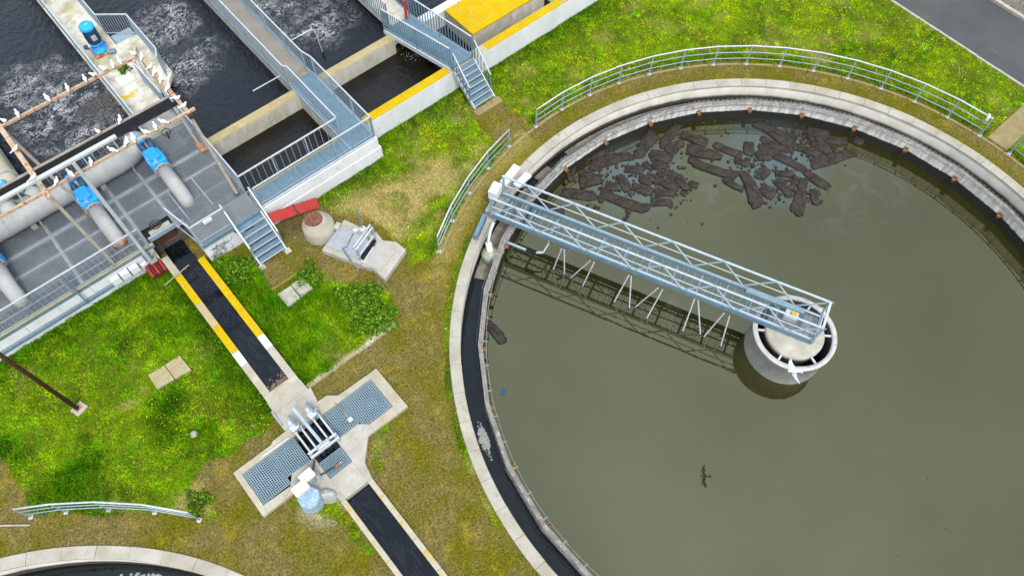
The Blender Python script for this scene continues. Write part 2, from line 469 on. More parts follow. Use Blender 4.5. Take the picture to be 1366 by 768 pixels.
def water(name, base, base2, ior, nscale=.25, ripple=0.0, rscale=3.0, rough=0.03, foam=None, stops=None, tint=None, near=None, film=False, ripple_paint=None):
    m, nt, b = newmat(name)
    vec = coords(nt)
    n1 = noise(nt, vec, nscale, 3)
    r1 = ramp(nt, stops or [(0.35, base), (0.65, base2)])
    nt.links.new(n1.outputs['Fac'], r1.inputs['Fac'])
    col = r1.outputs['Color']
    rsock = None
    if tint:
        b.inputs['Specular Tint'].default_value = (*tint, 1)

    def blobs(cs, wob=1.2):
        """1 near any of the given centres, ragged fall-off to 0"""
        nw = noise(nt, vec, .9, 4)
        acc = None
        for (cx, cy), rad in cs:
            d = nt.nodes.new('ShaderNodeVectorMath')
            d.operation = 'DISTANCE'
            nt.links.new(vec, d.inputs[0])
            d.inputs[1].default_value = (cx, cy, 0)
            a = nt.nodes.new('ShaderNodeMath')
            a.operation = 'MULTIPLY_ADD'
            nt.links.new(nw.outputs['Fac'], a.inputs[0])
            a.inputs[1].default_value = wob
            nt.links.new(d.outputs['Value'], a.inputs[2])
            mr = nt.nodes.new('ShaderNodeMapRange')
            mr.inputs['From Min'].default_value = rad + wob * .5
            mr.inputs['From Max'].default_value = rad * .45 + wob * .5
            nt.links.new(a.outputs[0], mr.inputs['Value'])
            if acc is None:
                acc = mr.outputs['Result']
            else:
                mx = nt.nodes.new('ShaderNodeMath')
                mx.operation = 'MAXIMUM'
                nt.links.new(acc, mx.inputs[0])
                nt.links.new(mr.outputs['Result'], mx.inputs[1])
                acc = mx.outputs[0]
        return acc

    if ripple_paint:
        nq = noise(nt, coords(nt, ripple_paint), 1.0, 5, .6, 1.2)
        rq = ramp(nt, [(.50, (0, 0, 0)), (.54, (.8, .8, .8)), (.57, (0, 0, 0)), (.63, (0, 0, 0)), (.66, (.5, .5, .5)), (.70, (0, 0, 0))])
        nt.links.new(nq.outputs['Fac'], rq.inputs['Fac'])
        col = mix(nt, rq.outputs['Color'], col, (.015, .017, .022))  # ripple reflections painted into the base colour as thin streaks
    if film:
        # faint drifting film on the surface
        wf = noise(nt, vec, .35, 4, .6, 1.5)
        f1 = noise(nt, mix(nt, .6, vec, wf.outputs['Color'], 'ADD'), .9, 7, .65, .8)
        rf = ramp(nt, [(.50, (0, 0, 0)), (.58, (.30, .30, .30)), (.66, (0, 0, 0)), (.74, (.2, .2, .2))])
        nt.links.new(f1.outputs['Fac'], rf.inputs['Fac'])
        fk = mix(nt, 1.0, rf.outputs['Color'], blobs((((8.3, 2.4), 2.4), ((3.6, 6.6), 2.2), ((-2, 4), 2.0), ((6.5, 3.0), 2.2)), 2.0), 'MULTIPLY')
        col = mix(nt, fk, col, (.075, .080, .065))
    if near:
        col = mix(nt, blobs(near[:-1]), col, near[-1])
    if foam:
        # churned threads of pale froth: ridges of a warped noise, only where the water boils
        warp = noise(nt, vec, 1.3, 3)
        wv = mix(nt, 0.55, vec, warp.outputs['Color'], 'ADD')
        nf = noise(nt, wv, foam['scale'], 8, 0.66, 1.1)
        rid = nt.nodes.new('ShaderNodeMath')
        rid.operation = 'SUBTRACT'
        rid.inputs[1].default_value = 0.5
        nt.links.new(nf.outputs['Fac'], rid.inputs[0])
        ab = nt.nodes.new('ShaderNodeMath')
        ab.operation = 'ABSOLUTE'
        nt.links.new(rid.outputs[0], ab.inputs[0])
        rr = ramp(nt, [(0.0, (1, 1, 1)), (0.014, (.7, .7, .7)), (0.042, (.16, .16, .16)), (.085, (0, 0, 0))])
        nt.links.new(ab.outputs[0], rr.inputs['Fac'])
        cl = noise(nt, wv, 1.1, 4, .6, .8)
        rc = ramp(nt, [(.36, (.12, .12, .12)), (.50, (.8, .8, .8)), (.62, (1.9, 1.9, 1.9))])
        nt.links.new(cl.outputs['Fac'], rc.inputs['Fac'])
        fm = mix(nt, 1.0, rr.outputs['Color'], blobs(foam['at'], 2.6), 'MULTIPLY')
        fm = mix(nt, 1.0, fm, rc.outputs['Color'], 'MULTIPLY')
        spk = noise(nt, wv, 21, 4, .7)
        rs_ = ramp(nt, [(.38, (.15, .15, .15)), (.62, (1, 1, 1))])
        nt.links.new(spk.outputs['Fac'], rs_.inputs['Fac'])
        sc = mix(nt, 1.0, fm, rs_.outputs['Color'], 'MULTIPLY')
        col = mix(nt, sc, col, foam['col'])
        # brown upwelling
        nb = noise(nt, vec, 16, 4)
        rb2 = ramp(nt, [(.45, (0.010, 0.009, 0.007)), (.65, (0.13, 0.10, 0.07))])
        nt.links.new(nb.outputs['Fac'], rb2.inputs['Fac'])
        col = mix(nt, blobs(foam['brown'], .9), col, rb2.outputs['Color'])
        rsock = mix(nt, sc, (rough, rough, rough), (.7, .7, .7))
    nt.links.new(col, b.inputs['Base Color'])
    b.inputs['IOR'].default_value = ior
    b.inputs['Roughness'].default_value = rough
    if rsock:
        nt.links.new(rsock, b.inputs['Roughness'])
    if ripple:
        nr = noise(nt, coords(nt), rscale, 4, 0.6, 0.6)
        bump(nt, b, nr.outputs['Fac'], ripple, 0.25)
    return m


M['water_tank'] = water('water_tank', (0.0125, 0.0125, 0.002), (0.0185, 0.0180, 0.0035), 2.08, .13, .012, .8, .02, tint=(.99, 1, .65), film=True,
                         near=(((1.4, 9.0), 2.5), ((6.4, 5.9), 2.9), (0.022, 0.046, 0.064)))  # bluish sky sheen round the sludge rafts, painted into the base colour
M['water_launder'] = water('water_launder', (0.005, 0.006, 0.007), (0.008, 0.009, 0.010), 1.40, .4, .05, 3.0, tint=(.8, .92, 1.0))
M['water_basin'] = water('water_basin', (0.005, 0.006, 0.009), (0.008, 0.009, 0.012), 1.41, .5, .32, 3.0, .06, tint=(.74, .87, 1.0),
                         foam={'scale': 3.0, 'col': (0.44, 0.44, 0.44), 'at': (((-14.6, 25.2), 3.0), ((-15.5, 27.5), 2.2), ((-10.0, 25.0), 2.2), ((-9.6, 27.2), 2.0), ((-4.6, 23.4), 2.2), ((-5.2, 25.5), 2.0)),
                               'brown': (((-14.0, 24.9), 1.25), ((-10.3, 26.3), .8), ((-10.5, 24.0), .5), ((-3.0, 20.9), .5))})
M['water_channel'] = water('water_channel', (0.003, 0.0035, 0.005), (0.005, 0.0055, 0.008), 1.42, .8, .07, 1.6, .02, tint=(.75, .88, 1.0), ripple_paint=(3.0, .9, 1))
M['water_outlet'] = water('water_outlet', (0.007, 0.006, 0.004), (0.011, 0.009, 0.006), 1.38, .8, .3, 2.2, .04, tint=(.8, .9, 1.0))

# ================================================================== ground
def vnoise(x, y, seed=0):
    xi, yi = np.floor(x).astype(np.int64), np.floor(y).astype(np.int64)
    fx, fy = x - xi, y - yi
    fx, fy = fx * fx * (3 - 2 * fx), fy * fy * (3 - 2 * fy)

    def h(a, b):
        n = (a * 374761393 + b * 668265263 + seed * 1442695041) & 0x7fffffff
        n = ((n ^ (n >> 13)) * 1274126177) & 0x7fffffff
        return ((n ^ (n >> 16)) & 0xffff) / 65535.0
    return (h(xi, yi) * (1 - fx) + h(xi + 1, yi) * fx) * (1 - fy) + (h(xi, yi + 1) * (1 - fx) + h(xi + 1, yi + 1) * fx) * fy


def fbm(x, y, s, seed=0, o=4):
    t, a, n = 0, .5, 0
    for k in range(o):
        t = t + a * vnoise(x * s, y * s, seed + k * 17)
        n += a
        s *= 2.1
        a *= .55
    return t / n


def inpoly(x, y, poly):
    r = np.zeros(np.shape(x), bool)
    n = len(poly)
    for i in range(n):
        x0, y0 = poly[i]
        x1, y1 = poly[(i + 1) % n]
        if y0 == y1:
            continue
        c = ((y0 > y) != (y1 > y)) & (x < (x1 - x0) * (y - y0) / (y1 - y0) + x0)
        r ^= c
    return r


def pdist(x, y, poly):
    """distance to a polygon's edge, positive inside"""
    d = np.full(np.shape(x), 1e9)
    n = len(poly)
    for i in range(n):
        x0, y0 = poly[i]
        x1, y1 = poly[(i + 1) % n]
        dx, dy = x1 - x0, y1 - y0
        t = np.clip(((x - x0) * dx + (y - y0) * dy) / max(dx * dx + dy * dy, 1e-9), 0, 1)
        d = np.minimum(d, np.hypot(x - x0 - t * dx, y - y0 - t * dy))
    return np.where(inpoly(x, y, poly), d, -d)


CL1, CL2 = (0.0, 0.0), (-29.8, 0.0)
arc = [(13.2 * math.cos(math.radians(a)), 13.2 * math.sin(math.radians(a))) for a in range(124, -14, -4)]
G1 = [(-21.9, 17.3), (-15.45, 17.3), (-15.45, 9.5), (-15.9, 9.1), (-17.2, 9.2), (-18.45, 9.5), (-18.75, 7.7), (-20.36, 9.25), (-21.8, 10.45),
      (-23.1, 11.6), (-23.03, 12.2), (-23.1, 13.6), (-23.0, 14.5), (-23.6, 17.3)]
G2 = [(-14.3, 16.2), (-13.5, 15.95), (-12.9, 14.47), (-13.06, 13.5), (-11.9, 13.5), (-11.3, 12.5), (-10.35, 11.5), (-9.9, 10.5),
      (-10.1, 9.65), (-11.1, 9.7), (-12.0, 9.55), (-13.4, 9.6), (-14.3, 9.6)]
G3 = [(-11.7, 15.95), (-9.7, 15.9), (-9.4, 14.85), (-8.5, 13.9), (-8.3, 12.25), (-8.46, 11.1), (-7.77, 10.75)] + arc + \
     [(16.8, -2.5), (16.8, 17.2), (-6.2, 17.2), (-6.2, 15.95)]
G4 = [(-14.15, 5.6), (-13.7, 6.4), (-13.5, 6.72), (-12.7, 6.72), (-13.55, 6.0), (-14.0, 5.2)]     # rim by the gate slab
G5 = [(-17.0, 6.6), (-16.2, 6.55), (-15.6, 5.9), (-15.55, 3.6), (-15.9, 3.8), (-15.95, 5.2), (-16.5, 6.1)]
DRY = [(-8.3, 15.6), (-6.9, 14.9), (-6.1, 13.6), (-7.0, 12.5), (-8.1, 12.5), (-8.6, 13.4), (-8.8, 14.4), (-10.4, 15.6)]
PAD = [(-2.2, 15.3), (-0.75, 15.1), (-0.75, 13.4), (-1.4, 13.1), (-2.3, 13.2), (-2.5, 14.4)]
SANDP = [(13.2, -.32), (17, -.32), (17, .62), (13.2, .62)]


def fields(x, y):
    """green cover, lushness, dryness at a point of the ground"""
    e = (fbm(x, y, 1.7, 3) - .5) * .7 + (fbm(x, y, 6, 5, 2) - .5) * .25
    g = np.full(np.shape(x), -9.0)
    for k, P in enumerate((G1, G2, G3, G4, G5)):
        sharp = .35 if k in (1, 3, 4) else .6
        g = np.maximum(g, pdist(x, y, P) + e * sharp)
    g = np.maximum(g, np.where(np.abs(np.hypot(x, y) - 12.28) < .11, .12, -9) + np.where((y > -3) & (x < -6), (fbm(x, y, .9, 31) - .52) * 1.6, -9))
    g = np.where(pdist(x, y, PAD) + e * .5 > 0, -1, g)
    g = np.where(pdist(x, y, SANDP) > -.03, -1, g)
    cover = np.clip(g / .16 + .4, 0, 1)
    dry = np.clip((pdist(x, y, DRY) + .5 + e) / .8, 0, 1) * .85
    big = fbm(x, y, .55, 41)
    lawn = pdist(x, y, G3) > -.2
    dry = np.maximum(dry, np.where(lawn, np.clip((fbm(x, y, .8, 51) - .54) * 3.2, 0, .75) * np.where(x > 1.5, .45, 1), np.clip((fbm(x, y, .7, 57) - .60) * 4, 0, .7)))
    # lush strips along the foot of walls
    wall = np.minimum(np.minimum(np.abs(y - 16.75) + np.where(x < -6.3, 9, 0), np.abs(y - 15.9) + np.where((x > -6.4) | (x < -11.6), 9, 0)),
                      np.minimum(np.abs(y - 17.15) + np.where(x > -15.4, 9, 0), np.minimum(np.abs(x + 15.55), np.abs(x + 14.2)) + np.where(y < 9.6, 9, 0)))
    lush = np.clip(1 - wall / (0.9 + big), 0, 1)
    lush = np.maximum(lush, np.clip(1 - np.abs(np.hypot(x, y) - 13.35) / .4, 0, 1) * .8)
    lush = np.maximum(lush, np.where(lawn, np.clip((big - .62) * 3, 0, .5), np.clip((fbm(x, y, .6, 61) - .45) * 4.5, 0, 1)))
    lush = np.maximum(lush, np.clip((pdist(x, y, G2) - .1) * 2.5, 0, 1) * np.clip(.55 + (big - .5) * 1.2, .3, .95))
    dry = dry * (1 - lush)
    return cover, lush, dry


def hole(x, y):
    h = (np.hypot(x - CL1[0], y - CL1[1]) < 12.05) | (np.hypot(x - CL2[0], y - CL2[1]) < 12.05)
    h |= (x > -17.5) & (x < -12.3) & (y > 6.95) & (y < 8.35)
    h |= (x > -15.40) & (x < -14.45) & (y < 5.58)
    h |= (x > -15.40) & (x < -14.45) & (y > 6.2) & (y < 8.6)
    h |= (x > -10.2) & (x < -9.0) & (y > 12.2) & (y < 13.0)
    return h


def lerp(a, b, t):
    return a + (np.asarray(b) - a) * t[..., None]


SOIL, PATHB, PATHP, MOSS = (.06, .075, .008), (.110, .090, .027), (.19, .16, .06), (.090, .086, .004)


def ground_colour(x, y):
    c, l, d = fields(x, y)
    n1, n2, n3 = fbm(x, y, 1.1, 71), fbm(x, y, 9, 73, 3), fbm(x, y, .45, 79)
    path = lerp(np.full(x.shape + (3,), PATHB), PATHP, np.clip((n2 - .44) * 2.4, 0, 1) * .65)
    moss = np.clip((n1 - .39) * 3.0, 0, 1) * .9
    r = np.hypot(x, y)
    moss = np.maximum(moss, np.clip(1 - np.abs(r - 12.35) / .45, 0, 1) * .75)
    sandy = (np.abs(np.degrees(np.arctan2(y, x)) - 112) < 17) & (r < 13.4) & (r > 12)
    path = np.where(sandy[..., None], lerp(path, (.23, .19, .05), np.full(x.shape, .6)), path)
    # yellow lichen spots in places
    yel = np.clip((fbm(x, y, 2.3, 83) - .62) * 6, 0, 1)
    path = lerp(path, MOSS, moss)
    path = lerp(path, (.22, .17, .010), yel * .45)
    pale = np.clip((.2 - np.abs(y - 9.62 - .15 * (n1 - .5))) / .12, 0, 1) * ((x > -14.1) & (x < -10.4)) + \
        np.clip(1.1 - np.hypot(x + 16.0, y - 5.9) / .75 + (n1 - .5), 0, 1) * .8
    path = lerp(path, (.40, .36, .26), np.clip(pale, 0, 1))
    # stained band between kerb line and rail of the round tank
    g = lerp(np.full(x.shape + (3,), SOIL), (.11, .17, .004), np.clip((n1 - .3) * 2, 0, 1))
    g = lerp(g, (.30, .22, .09), d)
    g = lerp(g, (.03, .05, .008), l * .8)
    return lerp(path, g, c), c, l, d


def build_ground():
    st = .1
    xs = np.arange(-27, 22.01, st)
    ys = np.arange(-14, 18.01, st)
    X, Y = np.meshgrid(xs, ys)
    col, c, l, d = ground_colour(X, Y)
    Z = (fbm(X, Y, .7, 91) - .5) * .10 * c + (fbm(X, Y, 5, 93, 2) - .5) * .03 - .012
    nx, ny = len(xs), len(ys)
    idx = np.arange(nx * ny).reshape(ny, nx)
    cx, cy = (X[:-1, :-1] + st / 2), (Y[:-1, :-1] + st / 2)
    keep = ~hole(cx, cy)
    q = np.stack([idx[:-1, :-1], idx[:-1, 1:], idx[1:, 1:], idx[1:, :-1]], -1)[keep]
    v = np.stack([X, Y, Z], -1).reshape(-1, 3)
    B = 400.0
    ex = np.array([(-B, -B, 0), (B, -B, 0), (B, B, 0), (-B, B, 0)], float)
    ex[:, 2] = -.02
    n0 = len(v)
    v = np.vstack([v, ex])
    cs = [idx[0, 0], idx[0, -1], idx[-1, -1], idx[-1, 0]]
    me = bpy.data.meshes.new('ground')
    faces = q.tolist() + [[n0, n0 + 1, cs[1], cs[0]], [n0 + 1, n0 + 2, cs[2], cs[1]], [n0 + 2, n0 + 3, cs[3], cs[2]], [n0 + 3, n0, cs[0], cs[3]]]
    me.from_pydata(v.tolist(), [], faces)
    a = me.color_attributes.new('Col', 'FLOAT_COLOR', 'POINT')
    cc = np.ones((len(v), 4), np.float32)
    cc[:n0, :3] = col.reshape(-1, 3)
    cc[n0:, :3] = (.09, .11, .015)
    a.data.foreach_set('color', cc.ravel())
    me.polygons.foreach_set('use_smooth', [True] * len(me.polygons))
    m, nt, b = newmat('ground_cover')
    n0_ = noise(nt, coords(nt), 13, 3, .6)
    r0_ = ramp(nt, [(.32, (.6, .6, .58)), (.5, (1, 1, 1)), (.7, (1.35, 1.3, 1.25))])
    nt.links.new(n0_.outputs['Fac'], r0_.inputs['Fac'])
    at = nt.nodes.new('ShaderNodeAttribute')
    at.attribute_name = 'Col'
    n1 = noise(nt, coords(nt), 34, 4, .7)
    r1 = ramp(nt, [(.3, (.35, .35, .35)), (.5, (1, 1, 1)), (.70, (2.0, 1.95, 1.9))])
    nt.links.new(n1.outputs['Fac'], r1.inputs['Fac'])
    nt.links.new(mix(nt, 1.0, mix(nt, 1.0, at.outputs['Color'], r1.outputs['Color'], 'MULTIPLY'), r0_.outputs['Color'], 'MULTIPLY'), b.inputs['Base Color'])
    b.inputs['Roughness'].default_value = .95
    b.inputs['Specular IOR Level'].default_value = .03
    bump(nt, b, n1.outputs['Fac'], .6, .03)
    me.materials.append(m)
    o = put('ground', me)
    struct(o)


build_ground()


def leaf_mat(name):
    m, nt, b = newmat(name)
    at = nt.nodes.new('ShaderNodeAttribute')
    at.attribute_name = 'Col'
    nt.links.new(at.outputs['Color'], b.inputs['Base Color'])
    b.inputs['Roughness'].default_value = .7
    b.inputs['Specular IOR Level'].default_value = .02
    return m


M['blade'] = leaf_mat('grass_blade')


def blades(x, y, z, h, wd, col, lean):
    """one thin triangle for every blade, as arrays"""
    n = len(x)
    a = rng.uniform(0, 2 * np.pi, n)
    b = rng.uniform(0, 2 * np.pi, n)
    ca, sa = np.cos(a) * wd / 2, np.sin(a) * wd / 2
    tip = np.stack([x + np.cos(b) * lean * h, y + np.sin(b) * lean * h, z + h], -1)
    p0 = np.stack([x - ca, y - sa, z], -1)
    p1 = np.stack([x + ca, y + sa, z], -1)
    v = np.stack([p0, p1, tip], 1).reshape(-1, 3)
    c = np.repeat(col, 3, axis=0)
    return v, c


def tri_object(name, v, c, mat):
    me = bpy.data.meshes.new(name)
    n = len(v)
    me.vertices.add(n)
    me.vertices.foreach_set('co', v.astype(np.float32).ravel())
    me.loops.add(n)
    me.loops.foreach_set('vertex_index', np.arange(n, dtype=np.int32))
    me.polygons.add(n // 3)
    me.polygons.foreach_set('loop_start', np.arange(0, n, 3, dtype=np.int32))
    me.polygons.foreach_set('loop_total', np.full(n // 3, 3, np.int32))
    me.update(calc_edges=True)
    a = me.color_attributes.new('Col', 'FLOAT_COLOR', 'POINT')
    cc = np.ones((n, 4), np.float32)
    cc[:, :3] = c
    a.data.foreach_set('color', cc.ravel())
    me.materials.append(mat)
    return me


def build_grass():
    boxes = [(-23.7, -15.4, 7.4, 17.2, 620), (-14.4, -9.7, 9.3, 16.2, 620), (-11.7, 17.0, -2.6, 16.75, 480), (-17.1, -12.4, 3.4, 6.8, 420),
             (-12.5, -6, -3, 12.5, 160)]
    VV, CC = [], []
    for k, (x0, x1, y0, y1, dens) in enumerate(boxes):
        n = int((x1 - x0) * (y1 - y0) * dens)
        x, y = rng.uniform(x0, x1, n), rng.uniform(y0, y1, n)
        c, l, d = fields(x, y)
        r = np.hypot(x, y)
        ok = (rng.uniform(0, 1, n) < c * (1 - .45 * d)) & (c > .25) & ~hole(x, y) & (r > 12.19)
        ok &= (np.hypot(x - CL2[0], y - CL2[1]) > 12.2)
        ok &= ~((x > -15.53) & (x < -14.22) & (y > 9.5))                      # channel
        ok &= ~((x > -17.62) & (x < -11.98) & (y > 6.7) & (y < 8.52))         # gate slab
        ok &= ~((x > -14.2) & (x < -11.6) & (y > 15.88))
        ok &= ~((x > -18.1) & (x < -16.85) & (y > 12.62) & (y < 13.38))
        ok &= ~((x > -13.05) & (x < -11.85) & (y > 12.5) & (y < 13.5) & (rng.uniform(0, 1, n) < .8))
        ok &= ~((x > -20.62) & (x < -20.2) & (y > 13.6) & (y < 14.0))
        ok &= ~((np.hypot(x + 10.3, y - 14.5) < .68))
        ok &= ~((x > -10.8) & (x < -8.3) & (y > 11.1) & (y < 14.2))
        ok &= ~((x > -15.52) & (x < -14.33) & (y < 5.6))
        if k == 4:
            ok &= r < 12.5
        elif k == 2:
            ok &= r > 13.05
        x, y, c, l, d = x[ok], y[ok], c[ok], l[ok], d[ok]
        n = len(x)
        n1, n2, u = fbm(x, y, 1.4, 101), fbm(x, y, 4.5, 103, 2), rng.uniform(0, 1, n)
        col = lerp(np.full((n, 3), (.105, .31, .002) if k < 2 else (.17, .40, .001)), (.23, .41, .002) if k < 2 else (.34, .46, .002), np.clip((n1 - .35) * 3, 0, 1))
        col = lerp(col, (.06, .19, .002), np.clip((n2 - .47) * 3.5, 0, 1) * .85)
        col = lerp(col, (.026, .10, .002), l * (.55 + .45 * u))
        col = lerp(col, (.40, .30, .13), np.clip(d * 1.1 + (u - .75) * .8, 0, 1) * np.clip(d * 3, 0, 1))
        col = lerp(col, (.32, .25, .02), (u > .82) * (1 - l) * .8)
        cl = fbm(x, y, 3.2, 121, 3)
        col = col * rng.uniform(.65, 1.35, (n, 1)) * np.clip(.35 + 1.3 * cl, .45, 1.5)[:, None]
        h = np.clip(.3 + 1.5 * cl, .4, 1.8) * (.035 + .05 * rng.uniform(0, 1, n) + .12 * l * rng.uniform(.3, 1, n)) * (1 if k < 2 else .75)
        h = h * np.where(pdist(x, y, G2) > .15, 1.7, 1.0)
        wd = rng.uniform(.014, .036, n) * (1 + .5 * l)
        z = (fbm(x, y, .7, 91) - .5) * .10 * c - .02
        v, cc = blades(x, y, z, h, wd, col, rng.uniform(.2, 1.3, n))
        VV.append(v)
        CC.append(cc)
        # second and third leaf of the tuft
        for j in range(2):
            jx, jy = x + rng.normal(0, .018, n), y + rng.normal(0, .018, n)
            v, cc = blades(jx, jy, z, h * rng.uniform(.5, 1, n), wd, col * rng.uniform(.8, 1.2, (n, 1)), rng.uniform(.3, 1.5, n))
            VV.append(v)
            CC.append(cc)
        # small yellow flowers
        if k < 2:
            fl = (fbm(x, y, .9, 111) > .55) & (rng.uniform(0, 1, n) < .045)
            v, cc = blades(x[fl], y[fl], z[fl] + h[fl] * .8, np.full(fl.sum(), .012), np.full(fl.sum(), .045),
                           np.tile((.55, .47, .02), (fl.sum(), 1)) * rng.uniform(.6, 1.2, (fl.sum(), 1)), np.full(fl.sum(), 2.6))
            VV.append(v)
            CC.append(cc)
    me = tri_object('grass', np.vstack(VV), np.vstack(CC), M['blade'])
    o = put('grass', me)
    struct(o, 'stuff')
    tag(o, 'short mixed green and yellow grass with small flowers over the lawns', 'grass')
    # pale litter flecks by the road
    mb = MB()
    for k in range(95):
        x, y = 16.7 - abs(random.gauss(0, 2.4)), random.uniform(-2, 12)
        if math.hypot(x, y) < 13.3 or (x > 13.1 and -.4 < y < .7):
            continue
        mb.cbox((x, y, .05), random.uniform(.02, .045), random.uniform(.015, .035), .02, random.uniform(0, 3))
    o = mb.build('litter_flecks', M['white'])
    struct(o, 'stuff')
    tag(o, 'tiny pale flecks scattered in the lawn beside the road', 'flecks')


build_grass()


# ------------------------------------------------------------------ road, kerbs, verge
mb = MB()
mb.box(16.9, 20.35, -60, 60, -.05, .006)
struct(mb.build('road', M['asphalt']))
kerb = thing('kerb', 'thin pale concrete edging between lawn and asphalt road', 'kerb', (16.83, 2, 0))
e = MB().box(-.055, .055, -.495, .495, -.1, .035).mesh('edging_stone', M['concrete'])
for k in range(36):
    put('edging_stone', e, kerb, (16.83 + random.uniform(-.012, .012), -8 + k * 1.0, 0))
kerb = thing('kerb', 'weathered concrete kerb between road and gravel at the far corner', 'kerb', (20.5, 2, 0))
e = MB().box(-.09, .09, -.496, .496, -.1, .13).mesh('kerb_stone', M['concrete'])
for k in range(30):
    put('kerb_stone', e, kerb, (20.45 + random.uniform(-.012, .012), -8 + k * 1.0, 0))
mb = MB()
mb.box(20.54, 60, -60, 60, -.04, .02)
struct(mb.build('gravel_verge', M['gravel']))
mb = MB()
mb.box(13.22, 16.76, -.30, .60, -.05, .02)
struct(mb.build('path', M['sand']))


# ================================================================== round settling tanks
WZ = -1.08        # water level of the tanks


def pol(r, a, z=0.0, c=(0, 0)):
    a = math.radians(a)
    return (c[0] + r * math.cos(a), c[1] + r * math.sin(a), z)


def clarifier(c, label, blocks, full):
    t = thing('settling_tank', label, 'settling tank', (c[0], c[1], 0))
    mb = MB()
    mb.lathe([(11.80, -2.2), (11.80, -.05)], 180, (c[0], c[1], 0))
    mb.f = [q[::-1] for q in mb.f]
    mb.build('shaft_wall', M['shaft_wall'], t, True)
    MB().lathe([(11.80, -.05), (12.15, -.05), (12.15, -1)], 180, (c[0], c[1], 0)).build('wall_core', M['concrete'], t, True)
    # coping blocks, each about 5 degrees
    for k in blocks:
        a0, a1 = math.radians(k * 5 + .025), math.radians(k * 5 + 4.975)
        h = .05 + random.uniform(-.006, .006)
        r0, r1 = 11.775 + random.uniform(-.006, .006), 12.175 + random.uniform(-.008, .008)
        prof = [(r0, -.06), (r1, -.06), (r1, h - .02), (r1 - .02, h), (r0 + .02, h), (r0, h - .02), (r0, -.06)]
        b = MB().lathe(prof, 4, (c[0], c[1], 0), a0, a1)
        L = 7
        b.add([b.v[j] for j in range(L - 1)], [tuple(range(L - 1))])
        b.add([b.v[4 * L + j] for j in range(L - 1)], [tuple(range(L - 2, -1, -1))])
        b.build('coping_block', M['coping'], t)
    return t


tank = clarifier(CL1, 'large round concrete settling tank with olive green water', range(-6, 38), True)
tank2 = clarifier(CL2, 'second round tank rim cut off at the lower left corner, black water', range(0, 20), False)
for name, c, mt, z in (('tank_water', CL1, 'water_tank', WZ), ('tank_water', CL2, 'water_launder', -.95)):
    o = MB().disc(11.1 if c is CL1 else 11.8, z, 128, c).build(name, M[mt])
    struct(o)
o = MB().lathe([(11.1, 0), (11.82, 0)], 120, (0, 0, -.78)).build('launder_water', M['water_launder'])
struct(o)

# launder wall: 31 straight pieces, weir plate with V notches, scum ring on brackets
STEP = 360 / 31
M['cap_grey'] = mottled('cap_grey', (.34, .32, .28), (.18, .17, .15), (.50, .48, .44), scale=5, spot_scale=7)
for k in range(31):
    a0, a1 = 141.0 + STEP * k, 141.0 + STEP * (k + 1)
    P = [pol(11.02, a0), pol(11.17, a0), pol(11.17, a1), pol(11.02, a1)]
    v = [(x, y, z) for z in (-2.2, -.16) for x, y, _ in P]
    MB().add(v, [(4, 5, 6, 7), (0, 1, 5, 4)[::-1], (1, 2, 6, 5), (2, 3, 7, 6)[::-1], (3, 0, 4, 7)]).build('launder_panel', M['launder_face'], tank)
    MB().add([(x, y, z) for z in (-.158, -.150) for x, y, _ in P], [(0, 3, 2, 1), (4, 5, 6, 7), (0, 1, 5, 4), (1, 2, 6, 5), (2, 3, 7, 6), (3, 0, 4, 7)]).build('panel_cap', M['cap_grey'], tank)
    # V-notch weir plate on this side of the wall
    wp = MB()
    n = 11
    A, B = Vector(pol(11.245, a0, 0)), Vector(pol(11.245, a1, 0))
    for j in range(n):
        p, q = A.lerp(B, j / n), A.lerp(B, (j + 1) / n)
        m = p.lerp(q, .5)
        wp.add([p + Vector((0, 0, -.30)), q + Vector((0, 0, -.30)), q + Vector((0, 0, -.12)), p.lerp(q, .75) + Vector((0, 0, -.12)),
                m + Vector((0, 0, -.2)), p.lerp(q, .25) + Vector((0, 0, -.12)), p + Vector((0, 0, -.12))], [(0, 1, 2, 3, 4, 5, 6)])
    wp.build('weir_plate', M['grating'], tank)
MB().ring(10.87, 10.892, -.18, -.13, 144).build('scum_ring', M['cap_grey'], tank, True)
arm = MB().box(-.20, .02, -.025, .025, -.03, .0).box(-.02, .02, -.025, .025, -.2, -.03).mesh('ring_bracket', M['cap_grey'])
for k in range(73):
    a = 135.4 + k * 360 / 73
    put('ring_bracket', arm, tank, pol(11.03, a, -.14), math.radians(a))
M['rust_orange'] = mottled('rust_orange', (.40, .21, .09), (.22, .09, .03), (.45, .34, .22), scale=9, spot_scale=12)
rb = MB().box(-.24, -.02, -.10, .10, -.09, -.06).box(-.05, -.02, -.11, .11, -.16, .06).box(-.24, -.2, -.03, .03, -.2, -.06).mesh('rusty_bracket', M['rust_orange'])
for k in range(31):
    a = 141.0 + STEP * k
    o = put('rusty_bracket', rb, tank, pol(11.02, a, -.52), math.radians(a))
    o.scale = (.75, .75, .75)
